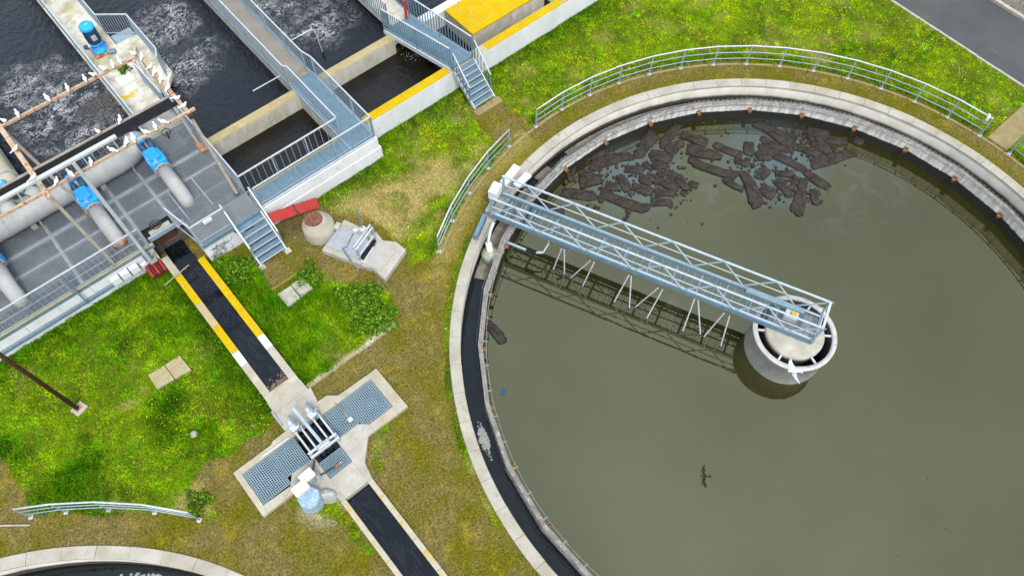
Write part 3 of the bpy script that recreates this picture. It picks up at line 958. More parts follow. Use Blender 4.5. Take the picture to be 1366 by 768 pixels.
# silt and foam lying in the launder
m = MB()
for k in range(240):
    q_ = random.gauss(0, 1.5)
    s_ = random.uniform(.25, 1) * (1 if abs(q_) < 1.8 else .5)
    m.lathe([(0, .02), (.05 * s_, .016), (.075 * s_, 0)], 6, pol(11.49 + random.uniform(-.15, .15) * (1 - abs(q_) / 5), 157.5 + q_, -.775))
fo = m.build('foam_patch', M['foam'])
struct(fo, 'stuff')
tag(fo, 'pale grey foam patch floating in the black outer channel of the large tank', 'foam')
m = MB()
for k in range(420):
    a = random.gauss(40, 3)
    x, y, _ = pol(11.35 + random.gauss(0, .1), a, 0, CL2)
    s_ = random.uniform(.2, .7)
    m.lathe([(0, .02), (.06 * s_, .015), (.09 * s_, 0)], 6, (x, y, -.945))
fo = m.build('foam_patch', M['foam'])
struct(fo, 'stuff')
tag(fo, 'pale foam drifting on the black water in the lower left corner tank', 'foam')
# dry silt in the far launder
for a0, a1 in ((14, 53), (57, 91), (96, 100), (103, 126)):
    o = MB().lathe([(11.24, 0), (11.6, .01), (11.72, -.02)], 24, (0, 0, -.74), math.radians(a0), math.radians(a1)).build('silt_bed', mottled('silt%d' % a0, (.34, .31, .26), (.16, .14, .11), scale=4, bmp=.6), tank)

# ------------------------------------------------------------------ centre well
cw = thing('centre_well', 'grey concrete feed well drum in the middle of the large tank', 'feed well', (0, 0, WZ))
MB().lathe([(1.41, -2.2), (1.41, .22), (1.47, .24), (1.47, .32), (1.30, .32), (1.30, .24), (1.34, .2), (1.34, -2.2)], 64).build('drum', mottled('drum_concrete', (.62, .62, .59), (.44, .44, .42), (.24, .23, .18), scale=3, squash=(1, 1, .5), spot_scale=5, spot_lo=.58, spot_hi=.7), cw, True)
MB().lathe([(1.0, -2.2), (1.0, .10), (1.03, .12), (1.03, .32), (.98, .36), (0, .36)], 64).build('column_head', M['concrete'], cw, True)
for k in range(6):
    a = 14 + k * 60
    MB().bar(pol(1.0, a, .24), pol(1.36, a, .24), .07, .06).build('spoke', M['galv_white'], cw)
MB().disc(1.4, WZ + .02, 48).build('well_water', M['water_launder'], cw)

# ------------------------------------------------------------------ scraper bridge
BO = Vector((-5.10, 10.58, 0))
BD = Vector((0.413, -0.911, 0)).normalized()
BN = Vector((0.911, 0.413, 0)).normalized()
BL, BW, BZ0, BZ1 = 12.35, 1.08, .58, 1.66


def bp(s, t, z):
    return BO + BD * s + BN * t + Vector((0, 0, z))


M['galv_light'] = mottled('galv_light', (.53, .63, .69), (.41, .51, .58), (.36, .30, .24), spot_scale=4, spot_lo=.70, spot_hi=.78, scale=5, rough=.5, metal=.25, bmp=.05, fine_amt=.1)
br = thing('scraper_bridge', 'long galvanised truss footbridge from the tank rim to the feed well', 'bridge', tuple(BO + Vector((0, 0, .1))))
for t in (0, BW):
    MB().bar(bp(-.05, t, BZ1), bp(BL, t, BZ1), .075, .06).build('top_chord', M['galv_light'], br, bevel=.01)
    MB().bar(bp(0, t, BZ0 - .02), bp(BL, t, BZ0 - .03), .05, .25).build('bottom_chord', M['galv_blue'], br, bevel=.008)
    MB().bar(bp(0, t + (.05 if t == 0 else -.05), BZ0 + .10), bp(BL, t + (.05 if t == 0 else -.05), BZ0 + .10), .07, .012).build('chord_flange', M['galv_light'], br)
    for s in (0, BL - .03):
        MB().bar(bp(s, t, BZ0), bp(s, t, BZ1), .07, .07, BD).build('end_post', M['galv'], br)
    MB().bar(bp(0, t, 1.14), bp(BL, t, 1.14), .028, .028).build('mid_rail', M['galv_white'], br)
    n = 13
    for k in range(n):
        s0, s1 = BL * k / n, BL * (k + 1) / n
        z0, z1 = (BZ0 + .1, BZ1 - .03) if k % 2 == 0 else (BZ1 - .03, BZ0 + .1)
        MB().bar(bp(s0 + .03, t, z0), bp(s1 - .03, t, z1), .04, .04, BN).build('diagonal', M['galv_light'], br)
        zg = z1 + (.03 if z1 > 1 else -.03)
        MB().cbox(bp(s1, t, zg), .16, .012, .11, math.atan2(BD.y, BD.x)).build('gusset', M['galv'], br)
MB().bar(bp(BL - .03, 0, BZ1), bp(BL - .03, BW, BZ1), .08, .07).build('end_rail', M['galv_white'], br)
MB().bar(bp(BL - .03, 0, 1.14), bp(BL - .03, BW, 1.14), .03, .03).build('end_rail', M['galv_white'], br)
MB().bar(bp(BL, 0, BZ0), bp(BL, BW, BZ0), .07, .22).build('end_beam', M['galv_blue'], br)
# cross bracing under the deck and slatted deck panels
for k in range(13):
    s = BL * (k + .5) / 13
    MB().bar(bp(s, .04, BZ0 - .06), bp(s, BW - .04, BZ0 - .06), .08, .1).build('cross_beam', M['galv'], br)
gp = MB()
for j in range(14):
    u = .07 + j * (BW - .14) / 13
    gp.bar(BD * .01 + BN * u, BD * 1.22 + BN * u, .012, .014)
for j in range(5):
    gp.bar(BD * (.1 + j * .27) + BN * .06, BD * (.1 + j * .27) + BN * (BW - .06), .012, .013)
gm = gp.mesh('deck_panel', M['grating_blue'])
for k in range(10):
    put('deck_panel', gm, br, bp(.02 + k * 1.235, 0, BZ0 + .08))
MB().bar(bp(.3, BW - .16, BZ0 + .17), bp(BL - 2.6, BW - .16, BZ0 + .17), .07, .10).build('cable_duct', M['galv_blue'], br)
MB().bar(bp(BL - 2.7, BW - .2, BZ0 + .2), bp(BL - .6, BW - .2, BZ0 + .2), .2, .12).build('drive_shaft_guard', M['grating_blue'], br)
d = MB().cbox(bp(BL - 1.0, .5, BZ0 + .25), .45, .32, .3, math.atan2(BD.y, BD.x)).build('drive_unit', M['galv_white'], br, bevel=.02)
MB().tube([bp(BL - .95, .5, BZ0 + .40), bp(BL - .95, .5, BZ0 + .52)], .09, 10).build('motor_cap', M['yellow'], br)
# legs of the scraper, standing in the water
for (tx, ty, tz), (wx, wy) in ((((-4.03, 7.8, .45)), (-4.2, 7.95)), ((-3.98, 7.7, .45), (-4.02, 7.5)), ((-3.58, 6.74, .45), (-3.95, 7.24)),
                               ((-3.5, 6.6, .45), (-3.86, 6.66)), ((-2.91, 5.39, .45), (-3.41, 5.39)), ((-2.88, 5.3, .45), (-3.14, 4.83)),
                               ((-2.48, 4.33, .45), (-2.95, 4.73)), ((-2.4, 4.18, .45), (-2.96, 4.1)), ((-1.75, 3.2, .45), (-2.31, 2.86)),
                               ((-1.7, 3.1, .45), (-1.9, 2.34)), ((-1.42, 2.1, .45), (-1.88, 2.2)), ((-1.36, 1.9, .45), (-1.69, 1.53))):
    p, q = Vector((tx, ty, tz)), Vector((wx, wy, WZ))
    e = q + (q - p) * .35
    l = MB().tube([p, e], .026, 8).build('scraper_leg', M['galv_white'], br)
    MB().tube([q - (q - p) * .02, e], .034, 8).build('leg_shoe', M['dark'], l)
# scum trough and its pipe
MB().tube([(-5.12, 9.78, -.3), (-4.62, 8.72, -.32), (-4.32, 8.45, -.32)], .055, 10).build('scum_pipe', M['galv'], br)
MB().tube([(-4.32, 8.45, -.32), (-3.9, 8.6, -.3), (-3.9, 8.62, .45)], .03, 8).build('pipe_hanger', M['galv_white'], br)
MB().tube([(-4.72, 8.95, -.32), (-4.55, 8.6, -.32)], .09, 10).build('pipe_clamp', M['dark'], br)
MB().bar((-3.75, 8.1, .42), (-3.62, 7.75, -.1), .07, .06).build('skimmer_bracket', M['galv_blue'], br)
# carriage on the rim
ca, cb = Vector((-6.1, 10.32, .30)), Vector((-5.2, 10.83, .30))
MB().bar(ca, cb, .16, .34).build('end_carriage', M['galv_blue'], br, bevel=.02)
MB().bar(cb + Vector((.12, .05, 0)), Vector((-3.9, 11.42, .3)), .16, .30).build('end_carriage', M['galv'], br, bevel=.02)
for p in (Vector((-5.75, 10.52, .2)), Vector((-3.3, 11.55, .2))):
    n = Vector((p.x, p.y, 0)).normalized()
    w = MB().tube([p - n * .06, p + n * .06], .16, 16).build('wheel', M['cable'], br)
MB().bar((-3.75, 11.48, .32), (-2.75, 11.78, .32), .34, .26).build('wheel_cover', M['white'], br, bevel=.03)
MB().bar((-3.55, 10.95, .62), (-2.75, 11.1, .55), .3, .12).build('drive_cover', M['white'], br, bevel=.03)
b = MB().cbox(bp(-.2, BW - .30, 1.0), .36, .54, .46, math.atan2(BD.y, BD.x)).build('control_box', M['white'], br, bevel=.03)
for k in range(4):
    MB().tube([bp(-.38, BW - .46 + k * .11, 1.08), bp(-.395, BW - .46 + k * .11, 1.08)], .032, 8).build('button', M['rust' if k < 2 else 'cable'], b)
# pump float hanging in the launder
MB().lathe([(0, -.40), (.21, -.37), (.32, -.22), (.345, -.02), (.31, .16), (.19, .27), (0, .31)], 20, (-5.88, 9.72, -.42)).build('float_vessel', mottled('float_paint', (.40, .42, .34), (.22, .26, .16), (.45, .33, .12), scale=4, rough=.5), br, True)
MB().tube([(-5.88, 9.72, -.15), (-5.78, 9.95, .12)], .12, 12).build('pump_motor', M['white'], br)
MB().tube([(-5.78, 9.95, .12), (-5.45, 10.2, .3), (-5.2, 10.3, .5)], .06, 10).build('pump_pipe', M['galv_white'], br)

# ------------------------------------------------------------------ floating sludge slabs
# centre x, y, half length, half width, heading (metres / radians) of every slab
SLABS = [
    (-1.04, 9.89, 0.73, 0.25, -0.87), (1.19, 10.3, 0.95, 0.26, -0.42), (0.87, 10.92, 0.56, 0.17, -0.38), (2.88, 9.95, 0.82, 0.27, 0.31),
    (-0.57, 10.88, 0.39, 0.18, -2.35), (-0.1, 10.44, 0.34, 0.1, -0.64), (-0.22, 10.07, 0.48, 0.27, -0.4), (0.27, 9.31, 0.28, 0.23, -0.89),
    (0.11, 8.48, 1.05, 0.27, -1.15), (1.6, 9.34, 0.38, 0.21, -0.75), (0.76, 9.11, 0.45, 0.2, -1.91), (1.14, 8.38, 0.44, 0.21, -1.03),
    (1.58, 8.64, 0.27, 0.23, -0.97), (2.08, 7.92, 0.53, 0.22, -1.15), (1.71, 7.68, 0.43, 0.19, -0.78), (1.27, 7.44, 0.45, 0.2, -0.74),
    (2.93, 9.08, 0.46, 0.26, -1.12), (4.04, 9.62, 0.76, 0.19, 0.25), (2.53, 8.78, 0.28, 0.17, -0.64), (3.78, 9.06, 0.46, 0.24, -0.05),
    (2.16, 9.12, 0.2, 0.12, -1.52), (2.41, 8.4, 0.28, 0.12, -0.16), (2.55, 8.07, 0.29, 0.18, 0.21), (-0.03, 8.02, 0.12, 0.14, -0.81),
    (-0.5, 9.16, 0.11, 0.15, -0.56), (4.7, 8.82, 0.58, 0.24, -1.13), (4.47, 8.06, 0.74, 0.28, -1.0), (4.14, 7.2, 1.05, 0.23, -1.11),
    (5.36, 7.46, 0.64, 0.21, -1.18), (6.1, 6.94, 0.37, 0.23, -2.38), (6.28, 6.28, 0.34, 0.22, -0.86), (5.34, 6.67, 0.33, 0.17, -1.04),
    (4.18, 6.14, 0.47, 0.16, -1.39), (4.56, 5.5, 0.92, 0.27, -2.07), (2.62, 7.54, 0.43, 0.19, -1.79), (2.92, 7.19, 0.21, 0.17, -1.04),
    (5.55, 5.72, 0.38, 0.22, 0.07), (5.0, 4.98, 0.34, 0.3, -1.36), (6.23, 5.14, 0.39, 0.17, -0.74), (5.66, 4.69, 0.49, 0.21, -1.85),
    (6.15, 4.58, 0.38, 0.12, -2.67), (7.55, 6.68, 1.01, 0.28, -1.48), (7.1, 6.38, 0.67, 0.16, -1.29), (6.8, 5.73, 1.09, 0.24, -1.34),
    (7.96, 5.19, 0.54, 0.21, -1.16), (8.5, 5.04, 0.41, 0.23, -1.07), (9.14, 4.98, 0.68, 0.22, -0.81), (9.02, 5.6, 0.47, 0.21, -0.82),
    (8.57, 5.64, 0.14, 0.14, -0.59), (8.4, 4.32, 1.03, 0.27, -0.38), (10.02, 4.19, 0.21, 0.23, -1.26), (7.02, 4.02, 0.58, 0.2, -1.47),
    (5.84, 3.95, 0.96, 0.25, -2.62), (6.28, 3.54, 0.37, 0.2, -2.4), (-7.64, 7.35, 0.51, 0.22, -1.58), (-2.34, 10.05, 0.47, 0.25, -1.01),
]


def slab_mesh(hl, hw, sd):
    r = random.Random(sd)
    n = 26
    ph = [r.uniform(0, 6.28) for _ in range(6)]
    bend = r.uniform(-.18, .18) * hl
    hl, hw = hl * .99, hw * .93
    rings = [(1.0, -.10), (1.04, .01), (.98, .05), (.74, .062), (.38, .07)]
    v, f = [], []
    for q, (k, z) in enumerate(rings):
        for i in range(n):
            t = 2 * math.pi * i / n
            e = 0.42
            cx = math.copysign(abs(math.cos(t)) ** e, math.cos(t)) * hl
            cy = math.copysign(abs(math.sin(t)) ** e, math.sin(t)) * hw
            g = 1 + .08 * math.sin(3 * t + ph[0]) + .07 * math.sin(5 * t + ph[1]) + .06 * math.sin(9 * t + ph[2]) + r.uniform(-.06, .06)
            x, y = cx * k * (1 + (g - 1) * .5), cy * k * g * (1 + .16 * math.sin(2.2 * cx / max(hl, .3) + ph[3]))
            y += bend * ((x / hl) ** 2 - .4)
            v.append((x, y, z + (r.uniform(-.014, .014) if q > 1 else 0)))
    for q in range(len(rings) - 1):
        for i in range(n):
            j = (i + 1) % n
            f.append((q * n + i, q * n + j, (q + 1) * n + j, (q + 1) * n + i))
    v.append((0, bend * -.4, .068))
    c = len(v) - 1
    q = (len(rings) - 1) * n
    for i in range(n):
        f.append((q + i, q + (i + 1) % n, c))
    return newmesh('sludge_raft', v, f, M['sludge'], True)


NUM = ['', 'second', 'third', 'fourth', 'fifth', 'sixth', 'seventh', 'eighth', 'ninth', 'tenth', 'eleventh', 'twelfth', 'thirteenth',
       'fourteenth', 'fifteenth', 'sixteenth', 'seventeenth', 'eighteenth', 'nineteenth', 'twentieth']


def across(p):
    """how far to the right in the view a point of the scene lies"""
    d = Vector(p) - cam.matrix_world.translation
    return d.dot(_r) / d.dot(_f)


def rank(i, n, what):
    if i == 0:
        return 'leftmost ' + what
    if i == n - 1:
        return 'rightmost ' + what
    if i < 20 and i <= n // 2:
        return NUM[i] + ' ' + what + ' from the left'
    return (NUM[n - 1 - i] if n - 1 - i < 20 else 'next') + ' ' + what + ' from the right'


groups = {}
for k, (x, y, hl, hw, a) in enumerate(SLABS):
    if k >= len(SLABS) - 2:
        continue
    side = 'left' if x < 3.3 and not (x > 2.6 and y < 7) else 'right'
    size = 'long' if hl > .6 else ('chunky' if hl > .33 else 'small')
    groups.setdefault((side, size), []).append(k)
SL_LABEL = {}
for (side, size), ks in groups.items():
    ks.sort(key=lambda k: across((SLABS[k][0], SLABS[k][1], WZ)))
    for i, k in enumerate(ks):
        SL_LABEL[k] = rank(i, len(ks), size + ' brown sludge slab') + ' in the ' + ('raft cluster nearer the bridge' if side == 'left' else 'raft cluster farther from the bridge')
SL_LABEL[len(SLABS) - 2] = 'lone brown sludge slab under the scum ring at the left rim'
SL_LABEL[len(SLABS) - 1] = 'brown sludge slab half hidden behind the bridge rail at the rim'
for k, (x, y, hl, hw, a) in enumerate(SLABS):
    o = put('sludge_raft', slab_mesh(hl, hw, 300 + k), None, (x, y, WZ + .01 + .004 * (k % 7)), a)
    tag(o, SL_LABEL[k], 'sludge slab', 'brown sludge slabs floating in the large tank')
# crumbs between the slabs
mb = MB()
for (cx, cy, n, sp) in ((1.6, 8.6, 150, .9), (1.9, 7.9, 110, .5), (5.6, 6.5, 60, .35), (5.8, 4.7, 110, .5), (8.0, 5.9, 120, .5), (8.7, 4.6, 70, .35), (.1, 9.9, 90, .8),
                        (6.3, 4.0, 30, .3), (.2, 10.5, 40, .5), (3.2, 9.2, 30, .5), (5.3, 8.9, 4, .7), (6.2, 8.4, 4, .6)):
    for q in range(n):
        x, y = random.gauss(cx, sp), random.gauss(cy, sp)
        if math.hypot(x, y) > 10.85:
            continue
        s_ = random.uniform(.02, .085) * (1 if random.random() < .8 else 1.5)
        m_ = random.randint(5, 7)
        a0 = random.uniform(0, 6)
        P = [(x + s_ * random.uniform(.6, 1.1) * math.cos(a0 + 6.283 * i / m_), y + s_ * random.uniform(.6, 1.1) * math.sin(a0 + 6.283 * i / m_)) for i in range(m_)]
        mb.prism(P, WZ - .02, WZ + random.uniform(.02, .06))
for q in range(40):
    a, r_ = random.uniform(0, 6.28), 10 * math.sqrt(random.random())
    x, y = r_ * math.cos(a), r_ * math.sin(a)
    s_ = random.uniform(.01, .03)
    mb.cbox((x, y, WZ + .005), s_, s_, .02, a)
o = mb.build('sludge_crumbs', M['sludge'])
struct(o, 'stuff')
tag(o, 'dark crumbs of sludge drifting between the floating slabs', 'sludge crumbs')
o = MB().prism([(-8.92 + .13 * math.cos(t) * (1 + .3 * math.sin(2 * t)), 5.36 + .10 * math.sin(t)) for t in (0, .8, 1.7, 2.5, 3.3, 4.2, 5.2)], WZ, WZ + .03).build('floating_leaf', M['blue_dark'], None, loc=(-8.92, 5.36, WZ))
tag(o, 'single dark bluish leaf floating near the left rim of the large tank', 'leaf')


# ================================================================== curved handrails
def curved_rail(c, r, angs, label):
    p0 = pol(r, angs[0], 0, c)
    t = thing('handrail', label, 'handrail', p0, 'three-bar galvanised handrails round the tanks')
    post = MB().cbox((0, 0, .52), .028, .055, 1.04).mesh('post', M['galv'])
    foot = MB().cbox((0, 0, .012), .15, .13, .025).cbox((.03, 0, .05), .012, .1, .07).mesh('base_plate', M['galv_white'])
    for a in angs:
        p = put('post', post, t, pol(r, a, 0, c), math.radians(a))
        put('base_plate', foot, p, pol(r, a, .012, c), (0, 0, 0))
    for z, rad, mt, nm in ((1.06, .031, 'galv_white', 'top_rail'), (.70, .017, 'galv', 'mid_rail'), (.36, .017, 'galv', 'low_rail')):
        MB().tube([pol(r, a, z, c) for a in angs], rad, 8).build(nm, M[mt], t, True)
    return t


top_angs = [92.9 - 6.365 * k for k in range(15)]
hr = curved_rail(CL1, 13.05, top_angs, 'long curved galvanised handrail along the lawn behind the large tank')
MB().cbox(pol(13.0, 4.6, 1.02), .25, .10, .18, math.radians(20)).build('sign_plate', M['white'], hr)
curved_rail(CL1, 13.15, [124.3, 118.0, 111.7, 105.6, 99.5], 'short curved galvanised handrail at the foot of the bridge')
curved_rail(CL1, 13.15, [-2.0, -8.3, -14.6, -20.9], 'handrail end poking in at the right edge beside the sandy path')
edg = thing('path_edging', 'thin pale concrete edging strip under the curved handrails of the large tank', 'edging', pol(13.0, 60))
for k in range(23):
    a0, a1 = math.radians(-20 + k * 6.3 + .1), math.radians(-20 + (k + 1) * 6.3 - .1)
    MB().lathe([(12.99, -.03), (13.09, -.03), (13.09, .022), (12.99, .022), (12.99, -.03)], 4, (0, 0, 0), a0, a1).build('edging_stone', M['sand'], edg)
angs2 = [math.degrees(math.atan2(y, x + 29.8)) for x, y in ((-23.2, 11.42), (-22.3, 10.85), (-21.19, 10.13), (-20.15, 9.09), (-19.18, 7.99))]
r2 = 13.25
curved_rail(CL2, r2, angs2, 'curved galvanised handrail in front of the lower left tank rim')
o = MB().tube([(-24.6, 12.3, .02), (-23.9, 11.75, .03), (-23.3, 11.25, .03)], .03, 6).build('ground_pipe', M['cream_paint'])
tag(o, 'thin cream pipe on the ground at the lower left rail end', 'pipe')


# ------------------------------------------------------------------ straight balustrades
_bars = {}


def bar_mesh(h, w=.016, mt='galv'):
    k = (round(h, 2), w, mt)
    if k not in _bars:
        _bars[k] = MB().cbox((0, 0, h / 2), w, w, h).mesh('bar', M[mt])
    return _bars[k]


def balustrade(t, pts, h=1.08, sp=.12, post=1.6, barw=.016, topw=.05, z_low=.10, mt='galv', ends=True):
    """top rail, low rail, posts and bars along a path of floor points"""
    pts = [Vector(p) for p in pts]
    for a, b in zip(pts[:-1], pts[1:]):
        L = (b - a).length
        d = (b - a) / L
        hh = Vector((0, 0, h))
        MB().bar(a + hh, b + hh, topw, .045).build('top_rail', M['galv_white'], t)
        MB().bar(a + Vector((0, 0, z_low)), b + Vector((0, 0, z_low)), .03, .03).build('low_rail', M['galv'], t)
        n = max(1, round(L / post))
        rz = math.atan2(d.y, d.x)
        for k in range(n + 1):
            if k == 0 and a is not pts[0]:
                continue
            put('post', bar_mesh(h, .05, mt), t, a + d * (L * k / n), rz)
        if sp:
            m = int(L / sp)
            for k in range(1, m):
                put('bar', bar_mesh(h - z_low, barw, mt), t, a + d * (L * k / m) + Vector((0, 0, z_low)), rz)


def grate_mesh(lx, ly, sx, sy, wx=.02, mt='grating', th=.03):
    """open bar grating panel with a frame, origin at its corner"""
    m = MB()
    m.box(0, lx, 0, .025, -th, 0).box(0, lx, ly - .025, ly, -th, 0).box(0, .025, .025, ly - .025, -th, 0).box(lx - .025, lx, .025, ly - .025, -th, 0)
    n = max(2, round(lx / sx))
    for k in range(1, n):
        x = lx * k / n
        m.box(x - wx / 2, x + wx / 2, .025, ly - .025, -th, -.003)
    n = max(2, round(ly / sy))
    for k in range(1, n):
        y = ly * k / n
        m.box(.025, lx - .025, y - wx / 2, y + wx / 2, -th + .004, -.006)
    return m.mesh('grating_panel', M[mt])


def flight(t, x0, x1, y0, y1, z0, z1, n, mt='galv'):
    """stringers and treads going down from (y0, z0) to (y1, z1)"""
    for x in (x0, x1):
        MB().bar((x, y0, z0 - .06), (x, y1 - .04, z1 + .02), .045, .19).build('stringer', M['galv_white'], t)
    for k in range(n):
        y = y0 + (y1 - y0) * (k + .7) / n
        z = z0 + (z1 - z0) * (k + 1) / (n + 1)
        tr = MB().box(x0 + .03, x1 - .03, y - .125, y + .125, z - .035, z).build('tread', M['galv_blue'], t)
        MB().box(x0 + .03, x1 - .03, y - .13, y - .10, z + .001, z + .012).build('nosing', M['galv_white'], tr)
    return t


# ================================================================== aeration basin complex
WT = 1.15
ab = thing('aeration_basin', 'rectangular concrete aeration basin with foaming black water at upper left', 'basin', (-4, 16.8, 0))


def wall(x0, x1, y0, y1, z0, z1, mt, name='wall', bev=.012):
    return MB().box(x0, x1, y0, y1, z0, z1).build(name, M[mt], ab, bevel=bev)


wall(-6.35, 12, 16.75, 17.15, -.5, 1.10, 'white_wall', 'front_wall')
for x0, x1, mt in ((-6.33, -4.4, 'yellow'), (-4.395, -2.15, 'yellow'), (-.95, -.1, 'yellow_worn'), (-.095, 2.0, 'yellow'), (2.005, 4.2, 'yellow'), (4.205, 12, 'cream_top')):
    wall(x0, x1, 16.755, 17.145, 1.10, 1.15, mt, 'coping_strip')
wall(-2.145, -.955, 16.76, 17.14, 1.10, 1.145, 'concrete', 'coping_strip')
wall(-11.65, -7.55, 19.75, 20.1, -.5, 1.12, 'old_wall', 'inner_wall')
wall(-11.65, -7.55, 19.755, 20.13, 1.12, 1.16, 'cream_top', 'coping_strip')
wall(-6.5, -2.75, 19.75, 20.1, -.5, 1.12, 'old_wall', 'inner_wall')
wall(-2.745, -1.0, 19.76, 20.09, .80, 1.12, 'old_wall', 'weir_lintel')
wall(-6.5, -2.4, 19.755, 20.13, 1.12, 1.16, 'cream_top', 'coping_strip')
wall(-7.55, -6.5, 17.15, 31, -.5, 1.06, 'old_wall', 'dividing_wall')
wall(-1.3, 12, 19.72, 20.12, -.5, 1.18, 'white_wall', 'inner_wall')
wall(-2.4, -1.35, 20.13, 31, .80, 1.16, 'old_wall', 'walkway_slab')
wall(-2.2, -1.6, 20.13, 31, -.5, .795, 'old_wall', 'dividing_wall')
wall(-11.64, -6.42, 15.90, 16.745, .62, 1.15, 'white_wall', 'plinth')
wall(-11.60, -6.35, 15.86, 16.745, -.3, .60, 'white_wall', 'plinth')
wall(-18.5, 12.4, 40, 40.4, -.5, 1.15, 'old_wall', 'back_wall')
wall(12.005, 12.4, 16.75, 39.99, -.5, 1.15, 'old_wall', 'end_wall')
# covered chamber with yellow lid
wall(-.12, 2.1, 17.75, 19.6, -.5, 1.21, 'concrete', 'chamber_wall')
wall(2.105, 4.0, 17.77, 19.6, -.5, 1.21, 'old_wall', 'chamber_wall')
wall(4.4, 12, 17.8, 19.6, -.5, 1.18, 'white_wall', 'chamber_wall')
wall(-.15, 4.05, 17.72, 19.62, 1.21, 1.31, 'yellow', 'chamber_lid', .02)
# water of the complex
o = MB().add([(-18.55, 20.0, .62), (12.1, 20.0, .62), (12.1, 40.1, .62), (-18.55, 40.1, .62)], [(0, 1, 2, 3)]).build('basin_water', M['water_basin'])
struct(o)
o = MB().add([(-11.7, 17.1, .36), (12, 17.1, .36), (12, 19.8, .36), (-11.7, 19.8, .36)], [(0, 1, 2, 3)]).build('outlet_water', M['water_outlet'])
struct(o)
# froth where water falls into the outlet channel
m = MB()
for k in range(260):
    x, y = random.gauss(-1.95, .3), random.gauss(19.15, .24)
    s_ = random.uniform(.2, .6)
    m.lathe([(0, .012), (.025 * s_, .009), (.04 * s_, 0)], 5, (x, y, .361))
fo = m.build('fall_froth', M['foam'])
struct(fo, 'stuff')
tag(fo, 'thin froth in the outlet channel under the footbridge with stairs', 'froth')
# lumps of moss on the wall foot and foam line
# ------------------------------------------------------------------ grating walkway across the basin and platform
wk = thing('grating_walkway', 'blue grey grating walkway between the two foaming basins, ending in a platform', 'walkway', (-7, 16, 1.2))
gm = MB().box(0, 1.0, 0, 1.42, -.05, 0)
for j in range(24):
    gm.box(.02, .98, .03 + j * .058, .05 + j * .058, 0, .008)
gm = gm.mesh('deck_panel', M['galv_blue'])
gm2 = MB().box(0, 1.06, 0, 1.5, -.05, 0)
for j in range(26):
    gm2.box(.02, 1.04, .02 + j * .057, .04 + j * .057, 0, .008)
gm2 = gm2.mesh('deck_panel', mottled('deck_beige', (.33, .33, .30), (.27, .25, .21), (.30, .20, .11), scale=1.2, spot_lo=.66, spot_hi=.8))
for k in range(3):
    put('deck_panel', gm, wk, (-7.53, 16.02 + k * 1.43, 1.27))
for k in range(8):
    put('deck_panel', gm2, wk, (-7.58, 20.34 + k * 1.51, 1.27))
gp = MB().box(0, 1.0, 0, .76, -.05, 0)
for j in range(17):
    gp.box(.03 + j * .057, .05 + j * .057, .02, .74, 0, .008)
gp = gp.mesh('deck_panel', M['galv_blue'])
for k in range(4):
    put('deck_panel', gp, wk, (-11.62 + k * 1.01, 15.97, 1.24))
for x in (-7.56, -6.5):
    MB().bar((x, 16.0, 1.19), (x, 31, 1.19), .05, .14).build('side_beam', M['galv'], wk)
MB().bar((-11.64, 15.96, 1.18), (-6.5, 15.96, 1.18), .05, .13).build('side_beam', M['galv_white'], wk)
MB().bar((-11.64, 16.77, 1.18), (-7.6, 16.77, 1.18), .05, .12).build('side_beam', M['cream_top'], wk)
Z = 1.28
balustrade(wk, [(-7.5, 16.8, Z), (-7.5, 20.15, Z), (-7.62, 20.3, Z), (-7.62, 31, Z)], sp=.11)
balustrade(wk, [(-6.5, 15.97, Z), (-6.5, 20.0, Z), (-6.62, 20.5, Z), (-6.62, 31, Z)], sp=.11)
balustrade(wk, [(-11.6, 15.97, Z), (-6.52, 15.97, Z)], sp=.24)
balustrade(wk, [(-11.75, 16.76, Z), (-7.52, 16.76, Z)], sp=.24)
MB().tube([(-8.9, 20.9, 1.35), (-7.64, 20.9, 1.35)], .022, 6).build('sample_rod', M['galv_white'], wk)
MB().tube([(-6.6, 21.5, 2.1), (-5.5, 21.5, 2.1), (-5.42, 21.45, 2.0), (-5.35, 21.4, .8)], [.022, .022, .018, .018], 6).build('probe_holder', M['galv_white'], wk)
MB().tube([(-5.35, 21.4, .85), (-5.35, 21.4, .5)], .05, 8).build('probe', M['cable'], wk)
m = MB()
for k in range(6):
    ring = [(-7.2 + k * .1 + .09 * math.cos(t), 20.55 + .05 * k + .07 * math.sin(t), 1.3 + .012 * k) for t in np.linspace(0, 5.6, 12)]
    m.tube(ring, .012, 5)
m.build('coiled_cord', M['cream_paint'], wk)

# ------------------------------------------------------------------ footbridge with stairs to the lawn
fb = thing('footbridge', 'short blue grey footbridge over the outlet channel with stairs down to the lawn', 'footbridge', (-1.5, 15.3, 0))
a0, a1, b0, b1 = Vector((-2.82, 20.35, 1.28)), Vector((-2.04, 16.8, 1.28)), Vector((-1.50, 20.35, 1.28)), Vector((-.95, 16.75, 1.28))
for k in range(3):
    q = [a0.lerp(a1, k / 3 + .003), b0.lerp(b1, k / 3 + .003), b0.lerp(b1, (k + 1) / 3 - .003), a0.lerp(a1, (k + 1) / 3 - .003)]
    m = MB().add([p - Vector((0, 0, .05)) for p in q] + q, [(0, 1, 2, 3), (7, 6, 5, 4), (0, 4, 5, 1), (1, 5, 6, 2), (2, 6, 7, 3), (3, 7, 4, 0)])
    for j in range(20):
        u = (j + .5) / 20
        m.bar(q[0].lerp(q[3], u) + Vector((0, 0, .003)), q[1].lerp(q[2], u) + Vector((0, 0, .003)), .02, .008)
    m.build('deck_panel', M['galv_blue'], fb)
MB().bar(a0 - Vector((.03, 0, .1)), a1 - Vector((.03, 0, .1)), .06, .2).build('side_beam', M['galv_white'], fb)
MB().bar(b0 + Vector((.03, 0, -.1)), b1 + Vector((.03, 0, -.1)), .06, .2).build('side_beam', M['galv'], fb)
